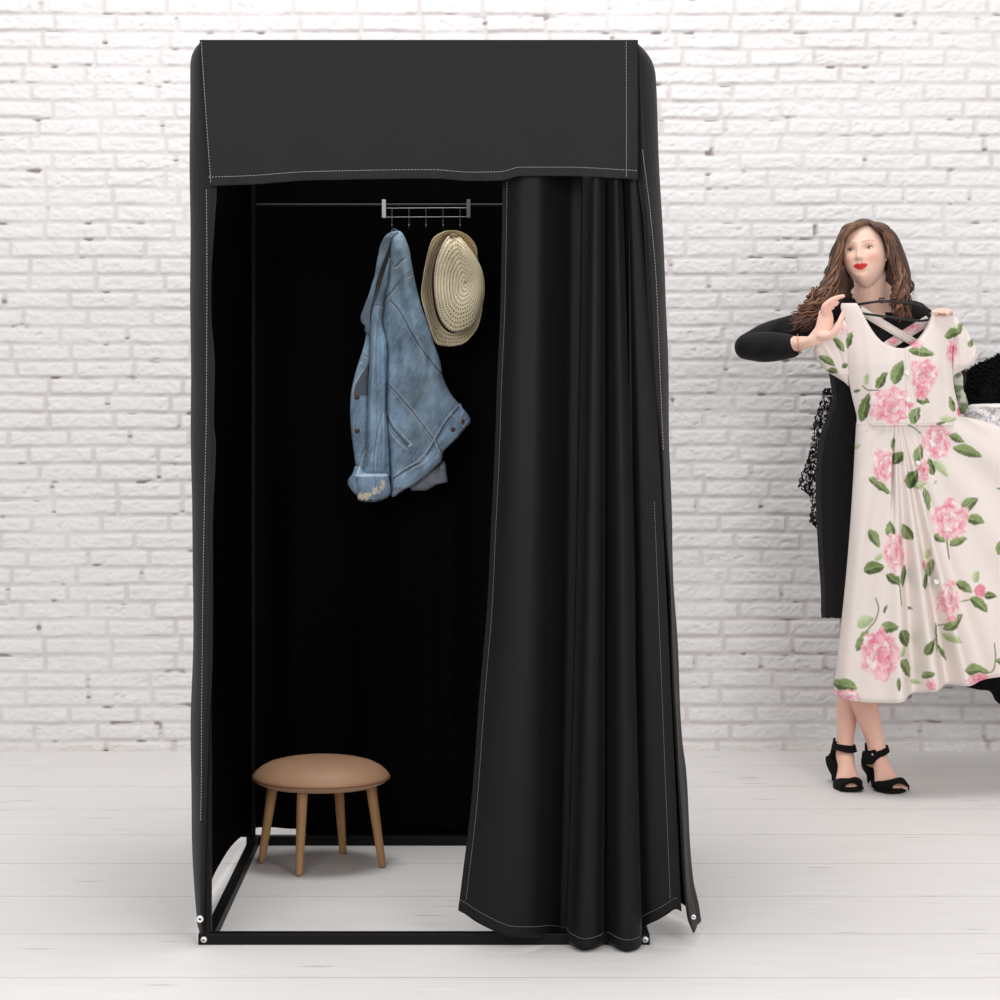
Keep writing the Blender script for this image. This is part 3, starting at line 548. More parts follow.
rc = [(461, 441.5, 444), (465, 436, 446), (472, 425, 446.5), (478, 417, 447.6), (481.5, 412, 447.6), (485, 409.5, 436), (488, 410, 431), (490.6, 412, 426)]
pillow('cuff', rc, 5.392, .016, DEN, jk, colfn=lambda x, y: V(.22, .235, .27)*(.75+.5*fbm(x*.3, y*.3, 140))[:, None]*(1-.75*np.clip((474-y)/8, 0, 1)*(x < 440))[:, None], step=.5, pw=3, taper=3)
lp_ = MB(); lp_.tube([W(390.5, 236, 5.40), W(392.3, 230, 5.404), W(396, 229.6, 5.404), W(398.5, 234, 5.395)], .0015, 6, res=12); lp_.build('hanging_loop', DEN, jk); set_col(bpy.data.objects['hanging_loop'].data, np.tile((.15, .2, .26), (len(bpy.data.objects['hanging_loop'].data.vertices), 1)))
# ================================================================ straw hat on the fifth hook
def straw():
    m, nt, b = new_mat('crochet_straw'); L = nt.links.new
    uv = node(nt, 'ShaderNodeAttribute', attribute_name='Ring'); sp = node(nt, 'ShaderNodeSeparateXYZ'); wn = node(nt, 'ShaderNodeTexNoise', i_Scale=38.0, i_Detail=2.0); L(node(nt, 'ShaderNodeTexCoord').outputs['Object'], wn.inputs['Vector']); wv = node(nt, 'ShaderNodeVectorMath', operation='MULTIPLY_ADD'); L(wn.outputs['Color'], wv.inputs[0]); wv.inputs[1].default_value = (.012, .55, 0); L(uv.outputs['Vector'], wv.inputs[2]); L(wv.outputs[0], sp.inputs[0])
    ang, rad = sp.outputs[0], sp.outputs[1]         # angle in turns, ring number
    rr = math_n(nt, 'ADD', rad, ang)                 # spiral
    fr = math_n(nt, 'FRACT', rr); cnt = sp.outputs[2]
    fa = math_n(nt, 'FRACT', math_n(nt, 'ADD', math_n(nt, 'MULTIPLY', ang, cnt), math_n(nt, 'MULTIPLY', math_n(nt, 'FLOOR', rr), .5)))
    def bell(x, c, w): return math_n(nt, 'POWER', 2.718, math_n(nt, 'MULTIPLY', math_n(nt, 'POWER', math_n(nt, 'ABSOLUTE', math_n(nt, 'DIVIDE', math_n(nt, 'SUBTRACT', x, c), w)), 2), -1))
    h1 = math_n(nt, 'MULTIPLY', bell(fr, .5, .22), bell(fa, .5, .24)); nz = node(nt, 'ShaderNodeTexNoise', i_Scale=90.0, i_Detail=2.0); tc = node(nt, 'ShaderNodeTexCoord'); L(tc.outputs['Object'], nz.inputs[0])
    hole = node(nt, 'ShaderNodeMapRange'); hole.inputs['From Min'].default_value = .30; hole.inputs['From Max'].default_value = .48; L(math_n(nt, 'ADD', h1, math_n(nt, 'MULTIPLY_ADD', nz.outputs['Fac'], .7, -.42)), hole.inputs['Value'])
    mx = node(nt, 'ShaderNodeMix', data_type='RGBA'); L(hole.outputs[0], mx.inputs[0]); mx.inputs[6].default_value = (*srgb(252, 236, 202), 1); mx.inputs[7].default_value = (*srgb(92, 66, 42), 1)
    n2 = node(nt, 'ShaderNodeTexNoise', i_Scale=260.0, i_Detail=2.0); L(tc.outputs['Object'], n2.inputs[0]); sc = node(nt, 'ShaderNodeVectorMath', operation='SCALE'); L(mx.outputs[2], sc.inputs[0]); L(math_n(nt, 'MULTIPLY_ADD', n2.outputs['Fac'], .6, .70), sc.inputs['Scale'])
    L(sc.outputs[0], b.inputs['Base Color']); b.inputs['Roughness'].default_value = .75; b.inputs['Specular IOR Level'].default_value = .2
    bp = node(nt, 'ShaderNodeBump', i_Strength=.8, i_Distance=.0025); L(math_n(nt, 'SUBTRACT', math_n(nt, 'MULTIPLY', bell(fr, .5, .3), .0), math_n(nt, 'ADD', h1, math_n(nt, 'MULTIPLY', bell(fr, .02, .12), .5))), bp.inputs['Height']); L(bp.outputs[0], b.inputs['Normal'])
    return m
STR = straw()
hat = thing('straw_hat', W(460, 230, 5.4), 'cream crocheted straw hat hanging from the rightmost hook in the booth', 'hat')
def ringcurve(P, n=200, c=None):
    P = np.array(P, float); Q = catmull(np.vstack([P, P[:1]]), 900); c = np.array(c if c is not None else Q.mean(0)); a = np.unwrap(np.arctan2(Q[:, 1]-c[1], Q[:, 0]-c[0]))
    if a[-1] < a[0]: Q = Q[::-1]; a = a[::-1]
    A = np.concatenate([a-2*math.pi, a, a+2*math.pi]); QQ = np.vstack([Q, Q, Q]); o = np.argsort(A, kind='stable'); t = np.linspace(0, 2*math.pi, n+1)[:-1]
    return np.stack([np.interp(t, A[o], QQ[o, k]) for k in (0, 1)], -1), t
crown_o = [(454, 233.5), (463, 241), (474, 255.6), (481.5, 270), (484.3, 288), (482, 306), (474.5, 322), (462, 330.5), (451, 331), (441.6, 321), (436.5, 306), (434.3, 284), (436, 264.6), (441.6, 248), (447.5, 238)]
brim_o = [(445, 230.3), (456, 230), (466, 233.5), (473, 240), (477, 248), (477.5, 257), (481, 275), (483, 292), (481.5, 313), (476.5, 329), (465, 342), (455, 345.3), (445, 345.6), (436, 343), (431, 331), (425.3, 313), (421.3, 295), (423.8, 273.6), (428, 252), (433.5, 238)]
cc_ = (459, 285); CO, t_ = ringcurve(crown_o, 200, cc_); BO, _ = ringcurve(brim_o, 200, cc_)
def loft(rings, name, rnum, cnt, par, m):
    n = len(rings[0]); v = np.vstack(rings); me = raw_mesh(name, v, grid_quads(len(rings), n, 0, False, True)); ang = np.tile(np.arange(n)/n, len(rings)); rn = np.repeat(rnum, n); ct = np.repeat(cnt, n)
    a = me.attributes.new('Ring', 'FLOAT_VECTOR', 'POINT'); a.data.foreach_set('vector', np.stack([ang, rn, ct], -1).astype(np.float32).ravel())
    o = link(name, me, m, par); s = o.modifiers.new('s', 'SOLIDIFY'); s.thickness = .0018; s.offset = 0; return o
def px3(P, d): return np.stack([(P[:, 0]-CX)*5.28/F, np.zeros(len(P))+d, H-(P[:, 1]-CY)*5.28/F], -1)
ctr = V(466, 284); rings = []; rn = []; ct = []
for s in np.linspace(.02, 1, 40):
    P = ctr+(CO-ctr)*s; dent = .020*np.exp(-((P[:, 0]-454-(P[:, 1]-240)*.16)/4.5)**2)*np.clip((300-P[:, 1])/60, 0, 1)
    rings.append(px3(P, 5.235+.028*s**5+.006*(s-.5)**2+dent*(s < .98)+.004*np.sin(P[:, 1]*.12)*s)); rn.append(s*11.0); ct.append(24+round(s*11)*7.0)
for k, s in enumerate(np.linspace(.1, 1, 14)):
    P = CO+(V(456, 286)-CO)*(.02+.10*s**.7); rings.append(px3(P, 5.265+.075*s)); rn.append(11+s*5.0); ct.append(80.)
loft(rings, 'crown', rn, ct, hat, STR)
rings = []; rn = []; BI = CO+(V(456, 286)-CO)*.12
for s in np.linspace(0, 1, 22):
    left = np.clip((446-BO[:, 0])/22, 0, 1); top = np.clip((262-BO[:, 1])/30, 0, 1); low = np.clip((BO[:, 1]-325)/18, 0, 1)
    curl = (left*.058+top*.040+low*.020)*s**1.6; P = BI+(BO-BI)*(s**.8); rings.append(px3(P, 5.340+.004*math.sin(s*3)-curl)); rn.append(s*5.0)
P = BO+(ctr-BO)*.01; rings.append(px3(P, rings[-1][:, 1]+.003)); rn.append(5.2)
loft(rings, 'brim', rn, [150.]*len(rings), hat, STR)
OFF = V(-2.6, 1.6); q = [px3(CO+OFF*(1-k)+(V(456, 286)-CO)*(.02+.12*k), 5.296+.040*k) for k in (0, .25, .5, .75, 1)]  # band offset into a dark crescent, standing in for shade between crown and brim
hb = loft(q, 'hat_band_gap_shade', [0, .1, .2, .3, .4], [1]*5, hat, mat('dark_brown_band_shade', srgb(52, 36, 34), rough=.7))
# ================================================================ the person and what she wears
def skin_mat():
    return mat('skin', (1, 1, 1), rough=.5, spec=.3, attr='Col', sss=.12, noise=.03, nscale=40)
SKIN = skin_mat()
BLK = mat('black_jersey', (.0085, .0075, .0085), rough=.75, spec=.18, sheen=.05, bump=.15, bscale=300, noise=.15, nscale=60)
SUE = mat('black_suede', (.006, .006, .006), rough=.85, spec=.12)
person = thing('person', (1.2, 6.3, 0), 'woman with long curly brown hair in black clothes and heels, holding up a dress', 'person')
# head, sculpted in its own frame (x image right, y away, z up), then turned and tilted
HC = V(*W(864.5, 254.3, 6.20)); yaw, pitch, roll = math.radians(-23), math.radians(3.5), math.radians(5)
def rot(ax, a):
    c, s = math.cos(a), math.sin(a); return {'x': V((1, 0, 0), (0, c, -s), (0, s, c)), 'y': V((c, 0, s), (0, 1, 0), (-s, 0, c)), 'z': V((c, -s, 0), (s, c, 0), (0, 0, 1))}[ax]
HR = rot('z', yaw) @ rot('y', -roll) @ rot('x', -pitch); HS = .915
def head_world(p): return (np.asarray(p)*HS) @ HR.T+HC
def head_local(p): return ((np.asarray(p)-HC) @ HR)/HS
def face_surface(n):
    nx_, ny_, nz_ = n[..., 0], n[..., 1], n[..., 2]; x = .073*nx_; y = .094*ny_; z = .113*nz_
    t = np.clip(-z/.113, 0, 1); front = np.clip(-ny_, 0, 1)
    x = x*(1-.29*t**2.2); x = x*(1-.06*np.clip(z/.113, 0, 1)); y = np.where(y > 0, y*(1-.5*t**1.2), y)
    y = np.where(y < -.062, -.062+(y+.062)*.72, y); y = y-.006*t*front
    G = lambda cx, cz, sx, sz: np.exp(-((x-cx)/sx)**2-((z-cz)/sz)**2)*(ny_ < 0)
    S = lambda cx, cz, sx, sz: G(cx, cz, sx, sz)+G(-cx, cz, sx, sz)
    y = y-.009*G(0, .006, .0085, .024)-.0165*G(0, -.019, .0095, .012)-.006*S(.010, -.024, .0055, .006)+.011*S(.031, .010, .015, .011)-.004*S(.028, .031, .020, .006)-.006*S(.040, -.020, .018, .018)
    y = y-.0065*G(0, -.0445, .017, .0045)-.0075*G(0, -.0555, .014, .0050)+.0048*G(0, -.0500, .020, .0018)+.004*G(0, -.066, .014, .005)-.009*G(0, -.084, .019, .013)+.003*G(0, -.036, .004, .005)
    return np.stack([x, y, z], -1)
def head_shape():
    n = 220; m = 200; th = np.linspace(.001, math.pi-.001, m+1); ph = np.linspace(0, 2*math.pi, n, endpoint=False)
    N = np.stack([np.sin(th)[:, None]*np.cos(ph), np.sin(th)[:, None]*np.sin(ph), np.cos(th)[:, None]*np.ones(n)], -1)
    p = face_surface(N).reshape(-1, 3); f = [(i*n+j, (i+1)*n+j, (i+1)*n+(j+1) % n, i*n+(j+1) % n) for i in range(m) for j in range(n)]
    return head_world(p), f
def P3(lst): return [W(*p) for p in lst]
def limb(pts, r, sq=1, side=None, n=18, res=None): return tube(P3(pts), r, n, sq, side, res or len(pts)*8)
parts = [head_shape()]
ear = [head_world([(s*.071, .004, z)]) [0] for s in (1,) for z in (.016, -.018)]
for s in (-1, 1): parts.append(tube([head_world([(s*.0705, .006, .018)])[0], head_world([(s*.073, .008, 0)])[0], head_world([(s*.070, .002, -.020)])[0]], [.009, .010, .006], 12, .5, res=10))
parts += [limb([(869, 272, 6.235), (870, 288, 6.25), (871, 302, 6.275)], [.052, .048, .058], .95, (1, 0, 0)),
  limb([(872, 296, 6.30), (873, 312, 6.31), (873, 345, 6.32), (873, 385, 6.33), (874, 420, 6.33), (876, 455, 6.34), (876, 490, 6.34)], [.07, .135, .135, .115, .105, .145, .15], [.8, .62, .75, .78, .75, .72, .7], (1, 0, 0)),
  limb([(838, 312, 6.31), (872, 308, 6.29), (912, 317, 6.31)], [.045, .05, .045], 1, (0, 0, 1)),
  # right arm: shoulder, elbow out to the side, forearm back to the raised hand
  limb([(832, 318, 6.30), (795, 332, 6.30), (751, 345, 6.22)], [.046, .042, .038]), limb([(751, 345, 6.22), (778, 346, 6.14), (805, 342.5, 6.06)], [.038, .033, .0225], [1, 1, .85]), limb([(800, 344, 6.07), (812, 341, 6.045), (820, 335, 6.04)], [.023, .0215, .024], [.85, .75, .65], (1, 0, 0)),
  # left arm, behind the dress
  limb([(914, 320, 6.30), (935, 350, 6.33), (953, 380, 6.33)], [.046, .040, .036]), limb([(953, 380, 6.33), (950, 352, 6.28), (942, 326, 6.20)], [.036, .030, .022]),
  # legs, crossed
  limb([(858, 490, 6.34), (862, 560, 6.34), (866, 622, 6.33)], [.088, .072, .052]), limb([(866, 622, 6.33), (856, 665, 6.355), (848.5, 705, 6.36), (845.5, 738, 6.355), (844.5, 754, 6.335)], [.052, .054, .037, .0265, .028]),
  limb([(892, 490, 6.34), (874, 560, 6.335), (856, 622, 6.31)], [.088, .072, .052]), limb([(856, 622, 6.31), (858, 665, 6.305), (865, 705, 6.30), (874.5, 738, 6.305), (878, 754, 6.29)], [.052, .056, .041, .029, .030])]
# feet pitched on heels: heel, instep, ball, toes
def foot(hx, hy, hd, ax, ay, ad, bx, by, bd, toes, w):
    o = [limb([(ax, ay, ad), (hx, hy, hd)], [.027, .021]), limb([(ax, ay, ad), ((ax+bx)/2, (ay+by)/2-1.5, (ad+bd)/2), (bx, by, bd)], [.029, .027, w], [1, .95, .50], (1, 0, 0))]
    for k, (tx, ty, td, r) in enumerate(toes): o.append(limb([(bx+(tx-bx)*.25, by+(ty-by)*.2, bd+.01), ((bx+tx)/2, (by+ty)/2, (bd+td)/2), (tx, ty, td)], [r*.95, r*.9, r]))
    return o
parts += foot(842.5, 765, 6.375, 845, 756, 6.335, 848, 780, 6.245, [(845.5, 787.5, 6.205, .0100), (850, 787, 6.200, .0085), (854, 786, 6.205, .0078), (857.5, 785, 6.215, .0072), (860, 784, 6.225, .0065)], .038)
parts += foot(867.5, 766, 6.33, 877.5, 757, 6.29, 886.5, 780, 6.215, [(903.5, 787, 6.195, .0100), (897.5, 788, 6.185, .0085), (893.5, 788.5, 6.185, .0078), (889.5, 788, 6.19, .0072), (885.5, 787, 6.20, .0065)], .038)
# right hand, raised, thumb and fingers closing on the hanger end
def finger(p, r): return limb(p, r, .92, None, 14, 22)
parts += [limb([(815, 339, 6.04), (823, 330, 6.035), (825.5, 319, 6.035), (825.5, 312, 6.038)], [.0215, .0255, .0245, .0205], [.62, .56, .52, .50], (1, 0, -.15)),
  finger([(824, 315, 6.030), (824.5, 306.5, 6.020), (831, 300.5, 6.018), (838, 297.5, 6.022), (843.5, 296, 6.028)], [.0098, .0092, .0082, .0074, .0060]),
  finger([(827, 316, 6.042), (828.5, 309, 6.036), (832.5, 305, 6.034), (837.5, 302.5, 6.036)], [.0098, .0090, .0080, .0064]),
  finger([(825, 317, 6.058), (826.5, 310, 6.062), (831, 305.5, 6.066), (836, 304.5, 6.068)], [.0092, .0085, .0075, .0060]),
  finger([(823, 320, 6.072), (825, 313, 6.080), (829, 309, 6.084), (833, 308, 6.084)], [.0084, .0076, .0066, .0055]),
  finger([(821, 336, 6.030), (830, 335.5, 6.015), (836.5, 329.5, 6.005), (840.5, 320.5, 6.008), (843, 313, 6.018)], [.0165, .0145, .0110, .0095, .0068])]
# left hand reaching over the other shoulder of the dress
parts += [limb([(943, 330, 6.20), (943, 322, 6.18), (943, 316, 6.17)], [.022, .026, .022], .55, (1, 0, 0)),
  finger([(943, 317, 6.168), (939, 310.8, 6.125), (933, 312.2, 6.082)], [.0092, .0084, .0068]), finger([(945, 316.5, 6.165), (942.5, 310.5, 6.120), (937.5, 312.0, 6.078)], [.0092, .0084, .0068]),
  finger([(948, 317, 6.165), (946.5, 310.8, 6.120), (942.3, 312.4, 6.078)], [.0090, .0082, .0066]), finger([(950, 319, 6.17), (950.3, 311.8, 6.125), (947.3, 313.4, 6.080)], [.0084, .0076, .0060]),
  finger([(941, 325, 6.178), (937, 320, 6.168), (934, 315, 6.160)], [.0105, .0095, .0072])]
co, fq, ft = union(parts, .0026, 5)
me = raw_mesh('body', co, fq, ft if len(ft) else None)
hl = head_local(co); px = CX+co[:, 0]*F/co[:, 1]; py = CY+(H-co[:, 2])*F/co[:, 1]
SK0 = V(*srgb(240, 200, 182)); col = np.tile(SK0, (len(co), 1)); col = col*(.97+.06*fbm(co[:, 0]*40, co[:, 2]*40, 200))[:, None]
def mixc(m, c):
    global col; m = np.clip(m, 0, 1)[:, None]; col = col*(1-m)+np.asarray(c)*m
ishead = (np.abs(hl[:, 0]) < .085) & (np.abs(hl[:, 1]) < .12) & (hl[:, 2] > -.115); fr = ishead & (hl[:, 1] < -.03)
mixc(np.clip((py-560)/100, 0, 1)*.5, srgb(222, 166, 148)); mixc((px < 850)*(py < 345)*(co[:, 1] < 6.12)*.30*np.clip((330-py)/25, 0, 1), srgb(240, 176, 160))
for s in (-1, 1):
    mixc(fr*.45*np.exp(-((hl[:, 0]-s*.042)/.018)**2-((hl[:, 2]+.022)/.016)**2), srgb(226, 140, 124))
    mixc(fr*.66*np.exp(-((hl[:, 0]-s*.031)/.017)**2-((hl[:, 2]-.013)/.009)**2), srgb(150, 105, 98))  # soft shading round the eyes, painted into the skin colour
    bx = s*hl[:, 0]; arch = .0300+.004*np.sin(np.clip((bx-.012)/.036, 0, 1)*2.4); mixc(fr*(bx > .011)*(bx < .050)*np.clip((.0034*(1-.5*np.clip((bx-.03)/.02, 0, 1))-np.abs(hl[:, 2]-arch))/.0015+.4, 0, 1)*.38, srgb(112, 78, 68))
ax_ = np.abs(hl[:, 0]); up = -.0395-.0035*np.exp(-(ax_/.0035)**2)-.10*ax_-6*np.clip(ax_-.012, 0, 1)**1.7; lo = -.0618+26*ax_**2+.0*ax_
lip = fr & (ax_ < .0235) & (hl[:, 2] < up) & (hl[:, 2] > lo) & (hl[:, 1] < -.05); mixc(lip*.95, srgb(214, 28, 26)); mixc(lip*(np.abs(hl[:, 2]+.0503+.06*ax_) < .0011)*.7, srgb(110, 12, 16))
for s in (-1, 1): mixc(fr*.7*np.exp(-((hl[:, 0]-s*.0065)/.0032)**2-((hl[:, 2]+.0285)/.0022)**2), srgb(120, 60, 50))
mixc(fr*.0, (0, 0, 0))
set_col(me, col); body = link('body', me, SKIN, person)
# eyes: ball, iris, pupil, lids
EYE = mat('eye_white', srgb(222, 212, 206), rough=.25, spec=.5); IRI = mat('iris', srgb(84, 70, 62), rough=.3); LASH = mat('lashes', srgb(52, 38, 36), rough=.8)
ST = lambda x, z: face_surface(np.array([[x/.073, -math.sqrt(max(0, 1-(x/.073)**2-(z/.113)**2)), z/.113]]))[0]
for s in (-1, 1):
    c = ST(s*.031, .0105); cy = c[1]+.0075
    e = MB(); v, f = ball((0, 0, 0), (.0125, .0108, .0058), 20); e.add(head_world(v+V(s*.031, cy, .0105)), f); eo = e.build('eye', EYE, person)
    e = MB(); v, f = ball((0, 0, 0), (.0048, .0030, .0046), 16); e.add(head_world(v+V(s*.031-.001, cy-.0088, .0112)), f); e.build('iris', IRI, eo)
    a = np.linspace(-1, 1, 14); l = [head_world([(s*.031+.0125*k, cy-.0088*math.sqrt(max(.05, 1-k*k*.8)), .0105+.0056*(1-k*k))])[0] for k in a]; e = MB(); e.tube(l, .0011, 6); e.build('eyelashes', LASH, eo)
e = MB(); e.ball(tuple(head_world([(.071, -.002, -.026)])[0]), .0035, 12); e.build('earring', mat('pearl', (.8, .78, .74), rough=.2, spec=.6), person)
e = MB(); a = np.linspace(0, 2*math.pi, 33); bc = V(*W(798.5, 344, 6.078)); e.tube([bc+V(.006*math.cos(t)-.003*math.sin(t), .030*math.cos(t), .031*math.sin(t)) for t in a], .0013, 6, cap=False); e.ball(tuple(bc+V(.004, -.022, -.025)), .0045, 10); e.build('bracelet', mat('rose_gold', srgb(206, 150, 118), rough=.3, metal=.8), person)
# ---- black dress: bodice, sleeves and narrow skirt in one piece, neckline cut to a V
dp = [limb([(873, 306, 6.31), (873, 320, 6.31), (874, 345, 6.315), (873, 372, 6.32), (874, 400, 6.33), (873, 430, 6.335), (870, 460, 6.34), (869, 500, 6.34), (866, 560, 6.335), (862, 600, 6.325), (860, 617, 6.32)], [.10, .150, .152, .138, .132, .158, .168, .168, .150, .130, .124], [.66, .62, .80, .78, .74, .74, .74, .72, .70, .76, .78], (1, 0, 0)),
  limb([(850, 311, 6.295), (872, 309, 6.30), (900, 312, 6.295)], [.052, .06, .052], 1, (0, 0, 1)),
  limb([(836, 316, 6.30), (872, 312, 6.30), (914, 318, 6.30)], [.054, .055, .054], 1, (0, 0, 1)),
  limb([(836, 319, 6.30), (800, 330, 6.29), (770, 338, 6.25), (748, 346, 6.21)], [.058, .054, .051, .040]),
  limb([(747, 347, 6.21), (765, 347, 6.17), (783, 346.5, 6.125), (790.5, 346.5, 6.105)], [.040, .047, .041, .036], 1),
  limb([(912, 320, 6.30), (934, 350, 6.33), (952, 380, 6.33)], [.054, .050, .044]), limb([(952, 380, 6.33), (951, 362, 6.30), (949, 350, 6.28)], [.044, .042, .036])]
dc, dq, dt_ = union(dp, .0035, 5)
dpx = CX+dc[:, 0]*F/dc[:, 1]; dpy = CY+(H-dc[:, 2])*F/dc[:, 1]
nk = (dc[:, 1] < 6.33) & (dpy < 318) & (dpx > 857+np.clip((dpy-300)*1.1, 0, 99)) & (dpx < 885-.0*dpy); nk |= (dc[:, 1] < 6.36) & (dpy < 298) & (dpx > 853) & (dpx < 889)
fold_ = .004*np.sin(dc[:, 2]*75+dc[:, 0]*60)*np.exp(-((dpy-440)/30)**2)+.003*np.sin(dc[:, 2]*60-dc[:, 0]*90)*(dpx < 800); dc[:, 1] -= fold_
nk |= dpy > 618.5; keep = ~nk[dq].any(1); me = raw_mesh('black_dress', dc, dq[keep]); link('black_dress', me, BLK, person)
# lace panel at her side
def lace_mat():
    m, nt, b = new_mat('black_lace'); L = nt.links.new; tc = node(nt, 'ShaderNodeTexCoord'); v1 = node(nt, 'ShaderNodeTexVoronoi', feature='DISTANCE_TO_EDGE', i_Scale=85.0); v2 = node(nt, 'ShaderNodeTexNoise', i_Scale=38.0, i_Detail=3.0, i_Distortion=1.6)
    L(tc.outputs['Object'], v1.inputs['Vector']); L(tc.outputs['Object'], v2.inputs['Vector'])
    a = math_n(nt, 'LESS_THAN', v1.outputs['Distance'], .085); c = math_n(nt, 'GREATER_THAN', v2.outputs['Fac'], .50); L(math_n(nt, 'MAXIMUM', a, c), b.inputs['Alpha'])
    b.inputs['Base Color'].default_value = (.012, .011, .012, 1); b.inputs['Roughness'].default_value = .7; b.inputs['Specular IOR Level'].default_value = .2; return m
lr = [(388, 822, 835), (392, 821.5, 837), (405, 819, 838), (420, 815, 838), (434, 812.5, 838), (445, 811, 836), (460, 806, 835), (475, 801.5, 834), (486, 799, 834), (490, 801, 834), (495, 809, 834), (503, 811.5, 834), (512, 811, 834), (520, 810, 833), (525, 812, 833), (528, 816, 833)]
ys = np.linspace(388, 528, 90); a, b_ = table(lr, ys); Pt = np.zeros((90, 26, 3))
for i, y in enumerate(ys):
    x = np.linspace(a[i]+1.2*math.sin(y*.9)*.6, b_[i], 26); d = 6.40+.012*np.sin(x*.55+y*.03)
    Pt[i] = np.stack([(x-CX)*6.4/F, d, H-(y-CY)*6.4/F+0*x], -1)
o = link('lace_panel', raw_mesh('lace_panel', Pt.reshape(-1, 3), grid_quads(90, 26)), lace_mat(), person); sm = o.modifiers.new('s', 'SOLIDIFY'); sm.thickness = .0008
# ---- sandals
def strap_band(pts, w, th, name, par):                # a ribbon: pts along, w half width, th thickness
    mb = MB(); mb.tube(pts, w, 14, th/w, side=None, res=len(pts)*6); return mb.build(name, SUE, par)
def ribbon(loops, name, par, m=SUE):                  # loft of closed/open polylines (each list of points) -> solid shell
    A = np.array(loops); ny, nx = A.shape[:2]; A = np.stack([catmull(A[:, j], ny*4) for j in range(nx)], 1); A = np.stack([catmull(A[i], nx*5) for i in range(len(A))], 0)
    o = link(name, raw_mesh(name, A.reshape(-1, 3), grid_quads(A.shape[0], A.shape[1])), m, par); s = o.modifiers.new('s', 'SOLIDIFY'); s.thickness = .004; s.offset = 0; return o
def sandal(ax, ay, ad, bx, by, bd, hx, hy, hd, tl, tr, toe_c, toe_w, buckle):
    s = MB(); s.tube([(W(hx, hy-20, hd)[0], hd, .075), (W(hx, hy-18, hd)[0], hd-.035, .060), (W((hx+bx)/2, 0, (hd+bd)/2)[0], (hd+bd)/2-.005, .028), (W(bx, 0, bd)[0], bd, .009), (W(toe_c, 0, bd-.045)[0], bd-.052, .0085)], [.022, .026, .028, .043, toe_w], 20, [.28, .24, .20, .19, .20], (1, 0, 0), res=30)
    so = s.build('sandal', SUE, person)
    h = MB(); h.tube([(W(hx, 0, hd)[0], hd, .076), (W(hx, 0, hd)[0]+.001, hd+.003, .045), (W(hx, 0, hd)[0]+.002, hd+.002, .0045)], [.014, .0065, .0045], 14, [1, 1, 1], res=14); h.build('stiletto_heel', SUE, so)
    return so
def xz(px, d): return (px-CX)*d/F
s1 = sandal(845, 752, 6.33, 849, 784, 6.24, 832.5, 782, 6.37, 0, 0, 851, .034, False)
s2 = sandal(878, 752, 6.29, 887, 784, 6.215, 868, 782, 6.34, 0, 0, 897, .033, True)
def wrap(c0, c1, r0, r1, n=28, a0=0, a1=2*math.pi):   # band round a limb from ring c0 to ring c1 (px, py, d), radii (rx, ry)
    out = []
    for t in np.linspace(0, 1, 4):
        c = V(*W(*c0))*(1-t)+V(*W(*c1))*t; rx = r0[0]*(1-t)+r1[0]*t; ry = r0[1]*(1-t)+r1[1]*t
        out.append([c+V(rx*math.cos(a), ry*math.sin(a), (c0[3] if len(c0) > 3 else 0)*math.cos(a)) for a in np.linspace(a0, a1, n)])
    return out
ANK = [((844, 743.5, 6.345), (845, 750, 6.335), s1, .004), ((876.5, 749, 6.30), (877.5, 755, 6.29), s2, -.012)]
for (x0, y0, d0), (x1, y1, d1), so, tilt in ANK:
    L_ = []
    for t in np.linspace(0, 1, 4):
        c = V(*W(x0, y0, d0))*(1-t)+V(*W(x1, y1, d1))*t; L_.append([c+V((.0335+.002*t)*math.cos(a), (.036+.004*t)*math.sin(a), -tilt*math.cos(a)) for a in np.linspace(0, 2*math.pi, 30)])
    ribbon(L_, 'ankle_strap', so)
for so, (hx, hd), (ux, uy, ud) in ((s1, (833, 6.372), (834.5, 741, 6.375)), (s2, (868.5, 6.345), (866, 746, 6.335))):      # heel counters rising to the ankle strap
    b = MB(); b.tube([(xz(hx, hd), hd+.006, .078), W(hx-2.0 if so is s1 else hx-2, 757, hd+.01), W(ux, uy-2, ud+.01)], [.013, .010, .008], 14, [.8, .5, .5], (0, 1, 0), res=14); b.build('heel_counter', SUE, so)
b = MB(); b.tube([W(863, 757, 6.262), W(870, 757.5, 6.252), W(877, 754, 6.25)], [.019, .022, .016], 16, .22, (0, 0, 1), res=14); bk = b.build('buckle_strap', SUE, s2)
b = MB(); b.lathe([(0, -.003), (.002, -.002), (.003, 0)], W(872.5, 754.5, 6.243), 12, 'y'); b.build('stud', SIL, bk)
b = MB(); b.tube([W(867, 752, 6.27), W(868.5, 762, 6.30), W(868.5, 768, 6.33)], [.012, .013, .016], 14, .4, (1, 0, 0), res=12); b.build('side_strap', SUE, s2)
b = MB(); b.tube([W(834.5, 751, 6.34), W(833.5, 760, 6.35), W(833.5, 768, 6.365)], [.012, .011, .016], 14, .4, (1, 0, 0), res=12); b.build('side_strap', SUE, s1)
def toebox(so, top, low, d0, d1):                     # vamp over the toes, open at the front
    A = [[W(*p) for p in top], [W(*p) for p in low]]
    mid = [tuple(V(*W(t[0]*.5+l[0]*.5, t[1]*.5+l[1]*.5, t[2]*.4+l[2]*.6-.012))) for t, l in zip(top, low)]
    ribbon([A[0], mid, A[1]], 'toe_strap', so)
toebox(s1, [(833.5, 788, 6.27), (834.5, 780.5, 6.255), (841, 778.6, 6.215), (849, 778.8, 6.205), (856, 777.5, 6.215), (861.5, 781, 6.245), (862, 788, 6.26)],
  [(836, 790.5, 6.25), (840, 791.5, 6.215), (843.5, 790, 6.19), (846, 784.5, 6.187), (853, 782.8, 6.19), (860, 787, 6.205), (861.5, 790.5, 6.235)], 0, 0)
